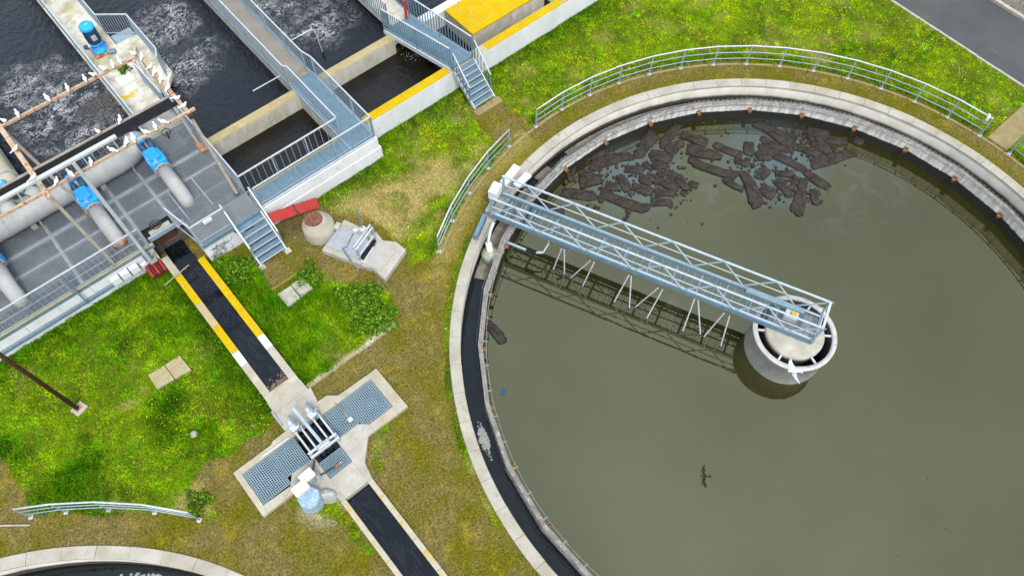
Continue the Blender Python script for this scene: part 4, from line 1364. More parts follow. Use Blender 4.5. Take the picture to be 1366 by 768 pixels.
balustrade(fb, [a0, a1], sp=.12, barw=.03, mt='galv_blue')
balustrade(fb, [b0, b1], sp=.16, barw=.03, mt='galv_blue')
balustrade(fb, [(-2.45, 31, 1.2), (-2.45, 20.6, 1.2)], sp=.16, barw=.03, mt='galv_blue')
balustrade(fb, [(-1.42, 31, 1.2), (-1.42, 20.5, 1.2)], sp=.16, barw=.03, mt='galv_blue')
flight(fb, -2.0, -.95, 16.75, 15.42, 1.28, 0, 7)
for x in (-2.03, -.92):
    MB().bar((x, 16.62, 2.25), (x, 15.62, 1.12), .045, .045).build('stair_rail', M['galv_white'], fb)
    for k in range(6):
        u = k / 5
        z0 = 1.25 - 1.05 * (u * .85 + .02)
        put('bar', bar_mesh(round(2.25 - 1.13 * u - z0, 2), .045 if k in (0, 5) else .028, 'galv_blue'), fb, (x, 16.62 - u * 1.0, z0))
MB().tube([(-1.72, 20.25, 1.35), (-1.72, 20.25, 2.25)], .06, 10).build('hose_reel_post', M['red'], fb)
MB().box(-1.45, -.8, 14.98, 15.33, -.05, .03).box(-2.1, -1.455, 15.0, 15.33, -.05, .028).build('landing_stone', M['sand'], fb)

# ------------------------------------------------------------------ pump walkway
pw = thing('pump_walkway', 'concrete walkway with a mixer bay between the foaming basins, upper left', 'walkway', (-12.5, 22, 0))
deck = mottled('deck_stained', (.68, .66, .57), (.40, .37, .25), (.66, .48, .04), scale=1.3, lo=.38, hi=.58, spot_scale=.8, spot_lo=.62, spot_hi=.68)
MB().box(-13.25, -11.85, 21.4, 34, .95, 1.2).build('deck_slab', deck, pw, bevel=.02)
MB().prism([(-11.85, 23.55), (-11.35, 23.5), (-10.8, 24.1), (-10.8, 26.95), (-11.85, 26.95)], .95, 1.19).build('bay_slab', deck, pw, bevel=.02)
MB().box(-12.9, -12.2, 20.6, 34, -.5, .945).build('support_wall', M['old_wall'], pw)
MB().box(-11.8, -10.95, 27.0, 27.65, 1.05, 1.08).build('bay_grid_frame', M['galv'], pw)
Z = 1.2
balustrade(pw, [(-13.2, 34, Z), (-13.2, 21.6, Z)], sp=.10)
balustrade(pw, [(-11.95, 34, Z), (-11.9, 27.7, Z), (-10.92, 26.9, Z), (-10.92, 24.4, Z), (-11.1, 24.0, Z)], sp=.10)
balustrade(pw, [(-11.95, 24.2, Z), (-11.9, 22.2, Z)], sp=.10)
MB().box(-12.8, -12.15, 24.6, 25.15, 1.2, 1.26).build('cover_plate', M['white'], pw, bevel=.01)
balustrade(pw, [(-11.5, 25.0, Z), (-11.9, 24.3, Z)], sp=.3)

# mixer motor
mm = thing('mixer_motor', 'bright blue vertical mixer motor on a rusty plate on the walkway', 'motor', (-12.5, 27.0, 1.2))
MB().box(-12.85, -12.15, 26.62, 27.36, 1.2, 1.3).build('base_plate', M['rust'], mm, bevel=.01)
MB().lathe([(.0, 0), (.32, 0), (.32, .06), (.2, .12), (.2, .3), (.26, .34), (.26, .42), (0, .42)], 20, (-12.5, 27.0, 1.3)).build('gearbox', M['blue'], mm, True)
mt_ = MB().lathe([(.24, 0), (.24, .68), (0, .68)], 20, (-12.5, 27.0, 1.72))
for k in range(20):
    a = 2 * math.pi * k / 20
    mt_.cbox((-12.5 + .25 * math.cos(a), 27.0 + .25 * math.sin(a), 2.04), .05, .014, .6, a)
mt_.build('finned_body', M['blue_dark'], mm)
MB().lathe([(.27, 0), (.29, .02), (.29, .12), (.25, .17), (0, .18)], 24, (-12.5, 27.0, 2.42)).build('fan_cap', M['blue'], mm, True)
MB().cbox((-12.5, 26.72, 2.1), .2, .12, .22).build('terminal_box', M['pipe'], mm, bevel=.02)
MB().tube([(-12.85, 27.25, 1.45), (-12.98, 27.3, 1.45)], .09, 10).build('side_valve', M['blue_dark'], mm)
MB().tube([(-12.28, 26.6, 1.3), (-12.05, 26.5, 1.3)], .1, 10).build('oil_box', M['galv_blue'], mm)
MB().tube([(-12.7, 27.2, 1.3), (-12.75, 27.25, 1.9)], .02, 6).build('oil_pipe', M['cable'], mm)


def leaf_clump(c, r, h, n, seed, flat=.75):
    q = np.random.default_rng(seed)
    a, u = q.uniform(0, 6.283, n), np.sqrt(q.uniform(0, 1, n))
    lump = 1 + .3 * np.sin(3 * a + seed) + .22 * np.sin(5 * a + 2 * seed) + .12 * np.sin(11 * a + 3 * seed)
    u = np.where(q.uniform(0, 1, n) < .12, u * 1.25, u)
    x, y = c[0] + r * u * lump * np.cos(a), c[1] + r * u * lump * np.sin(a)
    z = c[2] + h * np.sqrt(np.clip(1 - u * u * .95, .03, 1)) * q.uniform(.35, 1.05, n)
    z = z * (.55 + .7 * fbm(x, y, 3.0, 131, 2))
    s = q.uniform(.02, .075, n)
    cols = np.array([(.07, .17, .010), (.03, .08, .008), (.13, .23, .012)])[q.integers(0, 3, n)] * q.uniform(.6, 1.4, (n, 1))
    t0 = q.normal(0, 1, (n, 3))
    t0[:, 2] *= flat
    t0 /= np.linalg.norm(t0, axis=1)[:, None]
    t1 = np.cross(t0, q.normal(0, 1, (n, 3)))
    t1 /= np.linalg.norm(t1, axis=1)[:, None]
    p = np.stack([x, y, z], -1)
    v = np.stack([p - t0 * s[:, None], p + t1 * s[:, None] * .6, p + t0 * s[:, None],
                  p + t0 * s[:, None], p - t1 * s[:, None] * .6, p - t0 * s[:, None]], 1).reshape(-1, 3)
    return v, np.repeat(cols, 6, axis=0)


def shrub(c, r, h, n, seed, label, name='shrub', cat='shrub'):
    t = thing(name, label, cat, c)
    v, cc = leaf_clump(c, r, h, n, seed)
    me = tri_object('foliage', v - np.array(c), cc, M['blade'])
    put('foliage', me, t, c)
    m = MB()
    q = random.Random(seed)
    for k in range(7):
        a = q.uniform(0, 6.28)
        m.tube([c, (c[0] + r * .5 * math.cos(a), c[1] + r * .5 * math.sin(a), c[2] + h * .7)], [.014, .006], 5)
    m.build('stem', M['stem'], t)


shrub((-10.8, 10.40, 0), .78, .42, 3200, 5, 'broad dark green bush at the edge of the weedy patch')
shrub((-10.95, 11.3, 0), .6, .28, 1200, 8, 'lower bush with reddish gaps above the round dark bush')
shrub((-11.7, 13.1, 0), .5, .3, 800, 11, 'weedy shrub leaning over the broken slabs')
shrub((-11.3, 9.95, 0), .35, .3, 600, 12, 'small leafy weed beside the pale kerb line of the patch')
shrub((-13.6, 15.0, 0), .62, .34, 1500, 14, 'dark grass tuft between the yellow channel and the steel stairs', 'grass_tuft', 'tuft')
shrub((-18.95, 8.5, 0), .38, .2, 420, 15, 'blue green weed clump at the end of the lower left rail', 'weed_clump', 'weeds')
shrub((-12.3, 25.35, 1.2), .24, .4, 330, 21, 'green weed growing on the concrete pump walkway', 'weed_clump', 'weeds')
shrub((-1.6, 15.9, 0), .4, .2, 500, 24, 'rough grass tuft under the footbridge stairs', 'grass_tuft', 'tuft')


# ================================================================== pipe deck
pd = thing('pipe_deck', 'steel grating deck carrying grey pipes and blue valves at the left', 'deck', (-16, 17.2, 0))
MB().box(-30, -15.5, 17.15, 17.45, -.4, .33).build('base_wall', M['white_wall'], pd, bevel=.01)
MB().box(-30, -15.5, 17.2, 17.45, .335, .96).build('wall_backing', M['white_wall'], pd)
for k in range(12):
    MB().box(-15.55 - 1.2 * (k + 1) + .006, -15.55 - 1.2 * k - .006, 17.165, 17.195, .49, .945).build('wall_panel', M['white_wall'], pd, bevel=.006)
for k in range(6):
    MB().box(-16.4 - 2.2 * (k + 1) + .008, -16.4 - 2.2 * k - .008, 17.07, 17.145, .34, .46).build('cable_channel', M['galv_blue'], pd, bevel=.006)
MB().box(-30, -15.4, 17.14, 17.19, .97, 1.17).build('edge_beam', M['galv_blue'], pd)
MB().box(-30, -15.4, 17.10, 17.2, 1.17, 1.195).build('edge_angle', M['cream_top'], pd)
for k in range(3):
    MB().box(-17.30 + k * .36, -16.98 + k * .36, 16.93, 17.14, .50, .84).build('junction_box', M['white'], pd, bevel=.02)
MB().box(-30, -11.72, 17.46, 21.4, -.3, .45).build('pit_floor', M['pit'], pd)
MB().bar((-18.35, 17.06, 2.3), (-18.35, 17.0, .42), .05, .06, (0, 1, 0)).build('stanchion', M['galv_blue'], pd)
# right-hand landing
MB().box(-14.12, -11.66, 15.97, 17.1, -.3, .98).build('landing_wall', M['white_wall'], pd, bevel=.01)
MB().box(-14.12, -11.66, 15.90, 15.96, .98, 1.17).build('edge_beam', M['galv_blue'], pd)
MB().box(-14.14, -14.05, 15.96, 17.46, .98, 1.17).build('edge_beam', M['galv'], pd)
MB().box(-12.55, -12.2, 15.87, 15.965, .42, .66).build('switch_box', M['blue_dark'], pd, bevel=.01)
MB().tube([(-12.9, 15.93, .9), (-12.8, 15.9, .75), (-12.5, 15.9, .68)], .025, 6).build('cable_tail', M['cable'], pd)
# gratings: columns by rows
cols = [(-27.6, -26.1), (-26.09, -24.6), (-24.59, -23.1), (-23.09, -21.61), (-21.6, -20.0), (-19.99, -18.12), (-17.98, -16.9), (-16.89, -15.62), (-15.5, -14.42), (-14.28, -13.0), (-12.99, -11.72)]
rows = [(17.2, 17.9), (17.91, 18.80), (18.94, 19.68), (19.86, 20.6), (20.61, 21.35)]
for x0, x1 in cols:
    for y0, y1 in rows:
        if x0 < -14.5 and x0 > -15.6 and y0 < 17.5:
            continue
        put('grating_panel', grate_mesh(x1 - x0 - .01, y1 - y0 - .01, .055, .075), pd, (x0, y0, 1.2))
for (x0, x1) in ((-14.02, -13.25), (-13.24, -12.45), (-12.44, -11.7)):
    put('grating_panel', grate_mesh(x1 - x0 - .01, 1.2, .055, .075), pd, (x0, 15.96, 1.2))
for (x0, x1) in ((-13.2, -12.5), (-12.49, -11.8)):
    put('grating_panel', grate_mesh(x1 - x0, 1.0, .05, .07), pd, (x0, 21.37, 1.215))
for y, w in ((18.87, .10), (19.77, .16)):
    MB().box(-30, -11.72, y - w / 2, y + w / 2, 1.10, 1.198).build('floor_beam', M['floor_beam'], pd)
for x in (-18.05, -15.56, -14.35):
    MB().box(x - .06, x + .06, 17.2, 21.3, 1.09, 1.196).build('floor_beam', M['floor_beam'], pd)
for x in (-13.9, -12.9):
    MB().box(x - .02, x + .02, 17.2, 18.8, 1.203, 1.22).build('grating_clip', M['galv'], pd)
# opening over the channel
MB().box(-15.45, -14.15, 17.38, 17.46, 1.0, 1.2).build('opening_frame', M['galv'], pd)
MB().box(-15.3, -14.5, 17.52, 17.72, .9, 1.16).build('sluice_board', M['concrete'], pd, bevel=.01)
m = MB()
m.tube([(-14.95 + .2 * math.cos(t), 17.75 + .2 * math.sin(t), 1.28) for t in np.linspace(0, 6.28, 20)], .02, 6)
m.tube([(-15.15, 17.75, 1.28), (-14.75, 17.75, 1.28)], .015, 6).tube([(-14.95, 17.55, 1.28), (-14.95, 17.95, 1.28)], .015, 6).tube([(-14.95, 17.75, 1.0), (-14.95, 17.75, 1.28)], .025, 6)
m.build('handwheel', M['cable'], pd)
MB().tube([(-12.6, 21.0, 1.25), (-12.6, 21.0, 1.6)], .03, 8).build('valve_spindle', M['cable'], pd)
m = MB().tube([(-12.6 + .17 * math.cos(t), 21.0 + .17 * math.sin(t), 1.6) for t in np.linspace(0, 6.28, 18)], .018, 6)
m.build('handwheel', M['cable'], pd)
MB().box(-13.6, -13.25, 16.6, 16.78, 1.21, 1.36).build('white_fitting', M['white'], pd, bevel=.02)
# rails of the deck
Z = 1.2
balustrade(pd, [(-30, 17.13, Z), (-15.58, 17.13, Z)], sp=.19, post=2.65)
MB().bar((-22, 17.13, 1.75), (-15.58, 17.13, 1.75), .025, .025).build('mid_rail', M['galv'], pd)
balustrade(pd, [(-14.4, 17.3, Z), (-14.15, 16.0, Z), (-12.85, 16.0, Z)], sp=0)
balustrade(pd, [(-11.72, 22.4, Z), (-11.72, 16.9, Z)], sp=.10)
# stairs to the lawn
st = thing('steel_stairs', 'galvanised open stairs from the pipe deck down to the lawn', 'stairs', (-12.25, 14.7, 0))
flight(st, -12.82, -11.72, 15.9, 14.68, 1.2, 0, 6)
for x in (-12.85, -11.69):
    MB().bar((x, 16.2, 2.28), (x, 14.85, .98), .05, .05).build('stair_rail', M['galv_white'], st)
    put('post', bar_mesh(.95, .05, 'galv'), st, (x, 14.88, .06))
    put('post', bar_mesh(1.06, .05, 'galv'), st, (x, 16.16, 1.2))
for x in (-12.82, -11.72):
    MB().box(x - .12, x + .12, 14.45, 14.68, -.05, .04).build('foot_stone', M['concrete'], st, bevel=.01)

# ------------------------------------------------------------------ pipes and valves
hd = thing('header_pipe', 'thick grey header pipe lying along the grating deck', 'pipe', (-17, 20.75, 1.2))
path = [(-30, 20.72, 1.72), (-14.75, 20.72, 1.72), (-14.35, 20.74, 1.72), (-13.98, 20.85, 1.74), (-13.75, 21.08, 1.78), (-13.68, 21.3, 1.8)]
MB().tube(path, .40, 28).build('pipe_run', M['pipe'], hd, True)
for x in (-19.0, -17.2, -14.75, -14.35):
    MB().tube([(x - .03, 20.72, 1.72), (x + .03, 20.72, 1.72)], .425, 28).build('pipe_joint', M['pipe'], hd)
for x in (-18.3, -15.6):
    MB().box(x - .1, x + .1, 20.4, 21.05, 1.2, 1.4).build('saddle', M['concrete'], hd)
pos = ('beside the pump walkway', 'in the middle of the deck', 'cut by the left edge')
for k, X in enumerate((-13.55, -16.28, -19.95)):
    bt = thing('branch_pipe', 'grey branch pipe bending down through the grating, ' + pos[k], 'pipe', (X, 19, 1.2), 'branch pipes of the deck')
    MB().tube([(X, 19.45, 1.70), (X, 18.55, 1.66), (X, 18.2, 1.55), (X, 17.97, 1.33), (X, 17.9, 1.0)], .26, 22).build('pipe_run', M['pipe'], bt, True)
    MB().tube([(X, 19.40, 1.70), (X, 19.33, 1.70)], .32, 22).build('flange', M['pipe'], bt)
    fl_ = MB()
    for j in range(10):
        a = 2 * math.pi * j / 10
        fl_.tube([(X + .285 * math.cos(a), 19.415, 1.70 + .285 * math.sin(a)), (X + .285 * math.cos(a), 19.31, 1.70 + .285 * math.sin(a))], .018, 6)
    fl_.build('flange_bolts', M['rust_dark'], bt)
    if k == 1:
        MB().tube([(X, 18.02, 1.39), (X, 17.955, 1.28), (X, 17.915, 1.15)], .267, 22).build('rust_collar', M['rust'], bt, True)
    MB().tube([(X, 20.72, 1.75), (X, 20.4, 1.75)], .26, 20).build('tee', M['pipe'], bt, True)
    vv = thing('valve', 'bright blue actuated valve, ' + ('rightmost, by the pump walkway' if k == 0 else 'middle one on the deck' if k == 1 else 'cut by the left picture edge'), 'valve', (X, 20, 1.4), 'blue valves on the branch pipes')
    body = MB().prism([(X - .31, 19.42), (X + .31, 19.42), (X + .33, 19.75), (X + .27, 20.3), (X - .27, 20.3), (X - .33, 19.75)], 1.40, 2.06)
    body.build('valve_body', M['blue'], vv, bevel=.05)
    MB().prism([(X - .2, 19.6), (X + .2, 19.6), (X + .2, 20.2), (X - .2, 20.2)], 2.06, 2.16).build('bonnet', M['blue'], vv, bevel=.03)
    MB().tube([(X - .12, 20.3, 1.95), (X - .12, 20.95, 2.05)], .13, 14).build('actuator_motor', M['blue_dark'], vv, True)
    MB().tube([(X + .16, 20.15, 2.05), (X + .2, 20.6, 2.1)], .12, 14).build('actuator_motor', M['blue_dark'], vv, True)
    MB().cbox((X - .05, 20.72, 2.2), .26, .3, .16).build('control_head', M['blue'], vv, bevel=.03)
    MB().cbox((X + .3, 20.75, 2.12), .16, .16, .14).build('terminal_box', M['white'], vv, bevel=.02)
    MB().tube([(X - .1, 21.1, 2.1), (X - .25, 21.25, 2.2), (X - .45, 21.2, 1.9)], .02, 6).build('cable_loop', M['cable'], vv)
ap = thing('air_pipe', 'cream pipe running back along the left basin edge', 'pipe', (-18.2, 24, .8))
MB().tube([(-18.15, 40, 1.75), (-18.15, 22.3, 1.75), (-18.12, 21.9, 1.70)], .36, 24).build('pipe_run', M['pipe_cream'], ap, True)
MB().tube([(-18.15, 22.7, 1.75), (-18.15, 22.6, 1.75)], .42, 24).build('flange', M['pipe'], ap)
MB().box(-18.5, -17.8, 21.7, 40, .9, 1.25).build('support_ledge', M['concrete'], ap)
MB().box(-30, -18.51, 21.6, 40, -.4, 1.1).build('side_slab', M['slab'], ap)
vv = thing('valve', 'small blue actuator on the cream pipe at the left edge', 'valve', (-18.2, 21.9, 1.6))
MB().prism([(-18.75, 21.9), (-18.2, 21.8), (-18.15, 22.15), (-18.7, 22.3)], 2.0, 2.3).build('valve_body', M['blue'], vv, bevel=.03)
MB().tube([(-18.3, 21.75, 2.1), (-17.95, 21.65, 2.05)], .12, 12).build('actuator_motor', M['blue'], vv)
MB().tube([(-18.6, 21.8, 2.15), (-18.9, 21.7, 2.2)], .11, 12).build('actuator_motor', M['blue_dark'], vv)
stb = thing('stub_pipe', 'short grey pipe stubs behind the header pipe at the left', 'pipe', (-17.7, 21.2, 1.2))
MB().tube([(-17.65, 20.9, 1.75), (-17.65, 21.3, 1.85), (-17.65, 21.4, 1.7)], .3, 20).build('pipe_run', M['pipe'], stb, True)
MB().tube([(-18.6, 20.9, 1.75), (-18.6, 21.25, 1.85), (-18.6, 21.35, 1.7)], .3, 20).build('pipe_run', M['pipe'], stb, True)
for x in (-17.2, -17.9, -19.4):
    MB().tube([(x, 21.3, 1.9), (x - .1, 21.2, 2.3), (x + .1, 20.95, 2.2), (x + .15, 20.7, 2.1)], .018, 6).build('wire', M['cable'], stb)
mh = thing('railing', 'galvanised railing standing between header pipe and foaming basin', 'railing', (-16, 21.4, 1.2))
balustrade(mh, [(-30, 21.45, 1.2), (-13.9, 21.45, 1.2)], sp=.22, post=1.4)
for x in (-18.05, -15.56, -14.36):
    MB().bar((x, 20.35, 1.25), (x, 21.4, 2.25), .05, .07).build('stay', M['galv_blue'], mh)

# ------------------------------------------------------------------ hoist gantry
ga = thing('hoist_gantry', 'tall rusty cream gantry frame with black hoist beam above the pipe deck', 'gantry', (-14.5, 18.7, 1.2))
GX0, GX1, GY0, GY1, GZ = -16.97, -12.17, 17.1, 20.35, 5.8
MB().bar((-24, GY0, GZ), (GX1 + .25, GY0, GZ), .08, .09).build('front_bar', M['rust_bar'], ga)
MB().bar((GX0, GY1, GZ), (GX1, GY1, GZ), .08, .09).build('back_bar', M['rust_bar'], ga)
MB().bar((GX0, GY0 - .3, GZ + .002), (GX0, GY1 + .12, GZ + .002), .15, .12).build('side_bar', M['rust_bar'], ga)
MB().bar((GX1, GY0 - .1, GZ + .002), (GX1, GY1, GZ + .002), .12, .12).build('side_bar', M['rust_bar'], ga)
for (x, y), (bx, by) in (((GX0, GY0), (-16.85, 17.25)), ((GX1, GY0), (-11.98, 17.08)), ((GX1, GY1), (-11.9, 19.87)), ((GX0, GY1), (-16.55, 20.0))):
    ps = MB().bar((bx, by, 1.2), (x, y, GZ - .06), .10, .10, (0, 1, 0)).build('post', M['cream_paint'], ga)
    if by > 19:
        MB().cbox((bx, by, 1.235), .26, .62, .06).build('base_plate', M['rust'], ps)
    else:
        MB().cbox((bx, by, 1.22), .16, .18, .03).build('base_plate', M['beam_black'], ps)
for z, h, w, mt in ((5.72, .03, .09, 'beam_top'), (5.50, .40, .03, 'beam_black'), (5.29, .03, .12, 'beam_black')):
    MB().bar((-24, 18.22, z), (GX1 + .05, 18.17, z), w, h).build('hoist_beam', M[mt], ga)
for x in (-17.0, -12.3):
    MB().bar((x, 17.9, 5.70), (x, 18.12, 5.70), .06, .05).build('beam_hanger', M['galv'], ga)
MB().cbox((-12.17, 17.0, 5.74), .16, .2, .14).build('end_stop', M['rust_dark'], ga)
ms = thing('light_mast', 'white T-shaped mast with long crossbar at the front of the deck', 'mast', (-15.83, 16.98, .8))
MB().bar((-15.83, 16.98, .7), (-15.83, 16.9, 6.5), .12, .14, (0, 1, 0)).build('mast_post', M['galv_white'], ms, bevel=.01)
MB().bar((-22, 16.9, 6.55), (-14.4, 16.9, 6.55), .13, .10).build('crossbar', M['galv_white'], ms, bevel=.01)
MB().cbox((-15.83, 17.04, .9), .26, .16, .4).build('mast_bracket', M['galv_blue'], ms)

# ================================================================== open channel
ch = thing('inlet_channel', 'open concrete channel with yellow edges and black water', 'channel', (-14.9, 13, 0))
CZ = .42
for x0, x1, ys in ((-15.5, -15.25, (16.98, 15.2, 12.0)), (-14.5, -14.25, (16.1, 14.0, 12.0))):
    MB().box(x0, x1, 10.0, ys[0], -.5, CZ - .05).build('channel_wall', M['white_wall'], ch)
    runs = ((16.98, 15.95, 'slab'), (15.95, 14.5, 'yellow'), (14.5, 13.3, 'yellow_faded'), (13.3, 12.0, 'yellow')) if x0 < -15 else ((16.1, 14.0, 'yellow'), (14.0, 12.0, 'yellow'))
    for ya, yb, mt in runs:
        MB().box(x0 - .008, x1 + .008, yb + .004, ya - .004, CZ - .05, CZ).build('coping_strip', M[mt], ch, bevel=.01)
    MB().box(x0 - .005, x1 + .005, 11.4, 11.995, CZ - .05, CZ - .002).build('coping_strip', M['white_wall'], ch, bevel=.01)
    MB().box(x0 - .005, x1 + .005, 10.0, 11.395, CZ - .05, CZ - .002).build('coping_strip', M['slab'], ch, bevel=.01)
MB().box(-15.25, -15.24, 16.5, 17.3, -.3, .9).build('side_plate', M['rust_dark'], ch)
MB().box(-15.505, -14.245, 9.72, 9.995, -.5, CZ - .003).build('end_wall', M['slab'], ch, bevel=.01)
MB().add([(-15.52, 9.72, CZ - .01), (-14.23, 9.72, CZ - .01), (-14.2, 9.42, .05), (-15.55, 9.42, .05)], [(0, 3, 2, 1)]).build('end_apron', M['coping'], ch)
MB().box(-15.25, -14.5, 17.5, 17.55, -.3, 1.0).build('back_plate', M['rust_dark'], ch)
o = MB().add([(-15.25, 10, .17), (-14.5, 10, .17), (-14.5, 17.5, .17), (-15.25, 17.5, .17)], [(0, 1, 2, 3)]).build('channel_water', M['water_channel'])
struct(o)
m = MB()
for k in range(330):
    x, y = random.uniform(-15.22, -14.53), 10.01 + abs(random.gauss(0, .13)) * (1 + .5 * math.sin(9 * random.random()))
    s_ = random.uniform(.25, .8)
    m.lathe([(0, .02), (.03 * s_, .015), (.05 * s_, 0)], 5, (x, y, .172))
o = m.build('scum_patch', mottled('scum_brown', (.34, .27, .21), (.20, .14, .10), scale=14, bmp=.6))
struct(o, 'stuff')
tag(o, 'brown scum collected at the lower end of the yellow edged channel', 'scum')
o = MB().tube([(-15.95, 15.85, .5), (-14.85, 15.95, .62)], .022, 8).build('rod', M['wood'])
tag(o, 'pale wooden rod lying across the yellow edged channel', 'rod')
o = MB().tube([(-14.85, 15.95, .6), (-14.75, 15.7, .4), (-14.72, 15.3, .19)], .008, 5).build('rope', M['stem'])
tag(o, 'thin rope hanging from the wooden rod into the channel', 'rope')
rk = thing('red_rack', 'small red and brown slatted rack beside the channel below the deck', 'rack', (-15.85, 16.8, 0))
for k in range(5):
    MB().box(-16.12 + k * .12, -16.03 + k * .12, 16.55, 17.08, .28 + .02 * (k % 2), .36 + .02 * (k % 2)).build('slat', M['red' if k % 2 == 0 else 'rust_dark'], rk)
MB().box(-16.15, -15.5, 16.6, 16.7, .1, .28).box(-16.15, -15.5, 16.95, 17.05, .1, .28).build('frame', M['rust_dark'], rk)
for k, (x, y, z, mt) in enumerate(((-15.75, 17.0, .55, 'concrete'), (-16.05, 17.05, .6, 'white'), (-15.7, 17.1, .8, 'concrete'))):
    o = MB().cbox((x, y, z), .28, .14, .16, .2 * k).build('fitting_block', M[mt], pd, bevel=.02)

# ================================================================== gate structure
gs = thing('gate_slab', 'cross shaped concrete slab with grating panels between the two channels', 'slab', (-14.9, 7.5, 0))
SZ = .15
# slab as pieces round the openings
def piece(poly, mt='slab', z=SZ):
    return MB().prism(poly, -.5, z).build('slab_piece', M[mt], gs, bevel=.01)


piece([(-17.63, 6.72), (-17.43, 6.72), (-17.43, 8.53), (-17.63, 8.53)])
piece([(-17.43, 8.3), (-15.42, 8.3), (-15.42, 8.62), (-16.1, 8.6), (-16.2, 8.53), (-17.43, 8.53)])
piece([(-14.42, 8.3), (-12.38, 8.3), (-12.38, 8.5), (-13.55, 8.53), (-13.85, 8.78), (-14.42, 8.8)])
piece([(-12.38, 6.7), (-12.0, 6.7), (-12.0, 8.5), (-12.38, 8.5)])
piece([(-13.35, 6.72), (-12.38, 6.7), (-12.38, 7.02), (-13.35, 7.02)])
piece([(-14.2, 6.08), (-13.6, 6.73), (-13.35, 6.72), (-13.35, 7.02), (-13.63, 7.27), (-14.5, 7.27), (-14.5, 5.5), (-14.32, 5.5)], 'concrete')
piece([(-17.43, 6.72), (-16.45, 6.72), (-16.45, 6.98), (-17.43, 7.02)])
piece([(-16.45, 6.72), (-16.3, 6.72), (-15.78, 6.2), (-15.55, 6.02), (-15.5, 5.5), (-15.36, 5.5), (-15.36, 7.27), (-16.22, 7.27), (-16.45, 6.98)], 'concrete')
piece([(-15.36, 5.5), (-14.5, 5.5), (-14.5, 6.36), (-15.36, 6.36)], 'concrete', SZ - .003)
piece([(-15.6, 8.62), (-14.2, 8.80), (-14.1, 9.42), (-15.62, 9.42)], 'concrete', .06)
piece([(-15.42, 8.3), (-15.3, 8.3), (-15.3, 8.62), (-15.42, 8.62)], 'concrete')
piece([(-15.3, 8.42), (-14.42, 8.42), (-14.42, 8.79), (-15.3, 8.65)], 'concrete', .1)
MB().box(-17.45, -12.36, 6.95, 8.32, -.62, -.5).build('pit_floor', M['dark'], gs)
g1 = grate_mesh(1.02, 1.24, .073, .073, .026, 'grating_blue')
g2 = grate_mesh(.86, 1.0, .073, .073, .026, 'grating_blue')
put('grating_panel', g1, gs, (-17.41, 7.04, SZ - .004))
put('grating_panel', g2, gs, (-16.37, 7.28, SZ - .004))
put('grating_panel', g2, gs, (-14.42, 7.28, SZ - .004))
put('grating_panel', grate_mesh(1.14, 1.24, .073, .073, .026, 'grating_blue'), gs, (-13.54, 7.04, SZ - .004))
put('grating_panel', grate_mesh(.82, .62, .055, .075, .022, 'grating_blue'), gs, (-15.34, 6.38, SZ - .004))
MB().box(-15.36, -15.30, 6.36, 8.42, -.45, SZ - .006).box(-14.5, -14.44, 6.36, 8.42, -.45, SZ - .006).build('pit_side', M['dark'], gs)
o = MB().add([(-15.32, 6.3, -.2), (-14.46, 6.3, -.2), (-14.46, 8.5, -.2), (-15.32, 8.5, -.2)], [(0, 1, 2, 3)]).build('gate_water', M['water_channel'])
struct(o)

gt = thing('sluice_gate', 'pale grey twin sluice gate frame with gear heads over the slab opening', 'sluice gate', (-14.9, 7.7, .15))
for x in (-15.36, -15.14, -14.68, -14.46):
    MB().bar((x, 7.22, .55), (x, 8.45, .55), .06, .09).build('frame_bar', M['galv_white'], gt)
for y in (7.12, 7.28):
    MB().bar((-15.45, y, .62), (-14.38, y, .62), .07, .09).build('cross_bar', M['galv_white'], gt)
for x in (-15.42, -14.4):
    for y in (7.2, 8.4):
        MB().bar((x, y, .12), (x, y, .6), .07, .07, (0, 1, 0)).build('leg', M['galv'], gt)
MB().bar((-14.92, 7.3, .7), (-14.98, 8.75, .95), .10, .14).build('lift_beam', M['galv'], gt)
MB().cbox((-14.93, 7.72, .78), .11, .09, .05).build('lift_pin', M['cable'], gt)
for x in (-15.30, -14.62):
    hd_ = MB().cbox((x, 8.3, .66), .3, .24, .22, .15).build('gear_head', M['galv_white'], gt, bevel=.04)
    MB().tube([(x - .02, 8.42, .68), (x - .02, 8.62, .7)], .09, 12).build('motor', M['galv_white'], hd_, True)
    MB().tube([(x + .1, 8.1, .62), (x + .08, 8.62, 1.0)], .035, 10).build('stem_cover', M['galv_blue'], hd_)
MB().cbox((-14.9, 7.2, .74), .42, .16, .16).build('gear_head', M['galv_white'], gt, bevel=.03)
for k in range(5):
    MB().tube([(-15.1 + k * .1, 7.2, .8), (-15.1 + k * .1, 7.2, .88)], .035, 8).build('bolt_cap', M['galv'], gt)
for x0, x1 in ((-15.13, -14.98), (-14.86, -14.70)):
    MB().box(x0, x1, 7.36, 7.40, -.3, .5).build('gate_leaf', M['galv'], gt)
tk = thing('valve_key', 'T shaped pale key with wooden handle lying on the right grating', 'tool', (-13.76, 7.9, .16))
MB().tube([(-13.79, 8.35, .18), (-13.75, 7.62, .19)], .02, 8).build('shaft', M['wood'], tk)
MB().cbox((-13.74, 7.54, .2), .16, .16, .07, .1).build('head', M['galv_white'], tk, bevel=.01)
o = MB().tube([(-16.6, 8.36, .2), (-15.62, 8.33, .2)], .03, 8).build('conduit', M['galv_white'])
tag(o, 'white conduit lying along the upper edge of the gate slab', 'conduit')
o = MB().tube([(-15.57, 9.5, .12), (-15.57, 8.88, .1)], .035, 8).build('conduit', M['galv'])
tag(o, 'short grey conduit beside the end of the yellow edged channel', 'conduit')

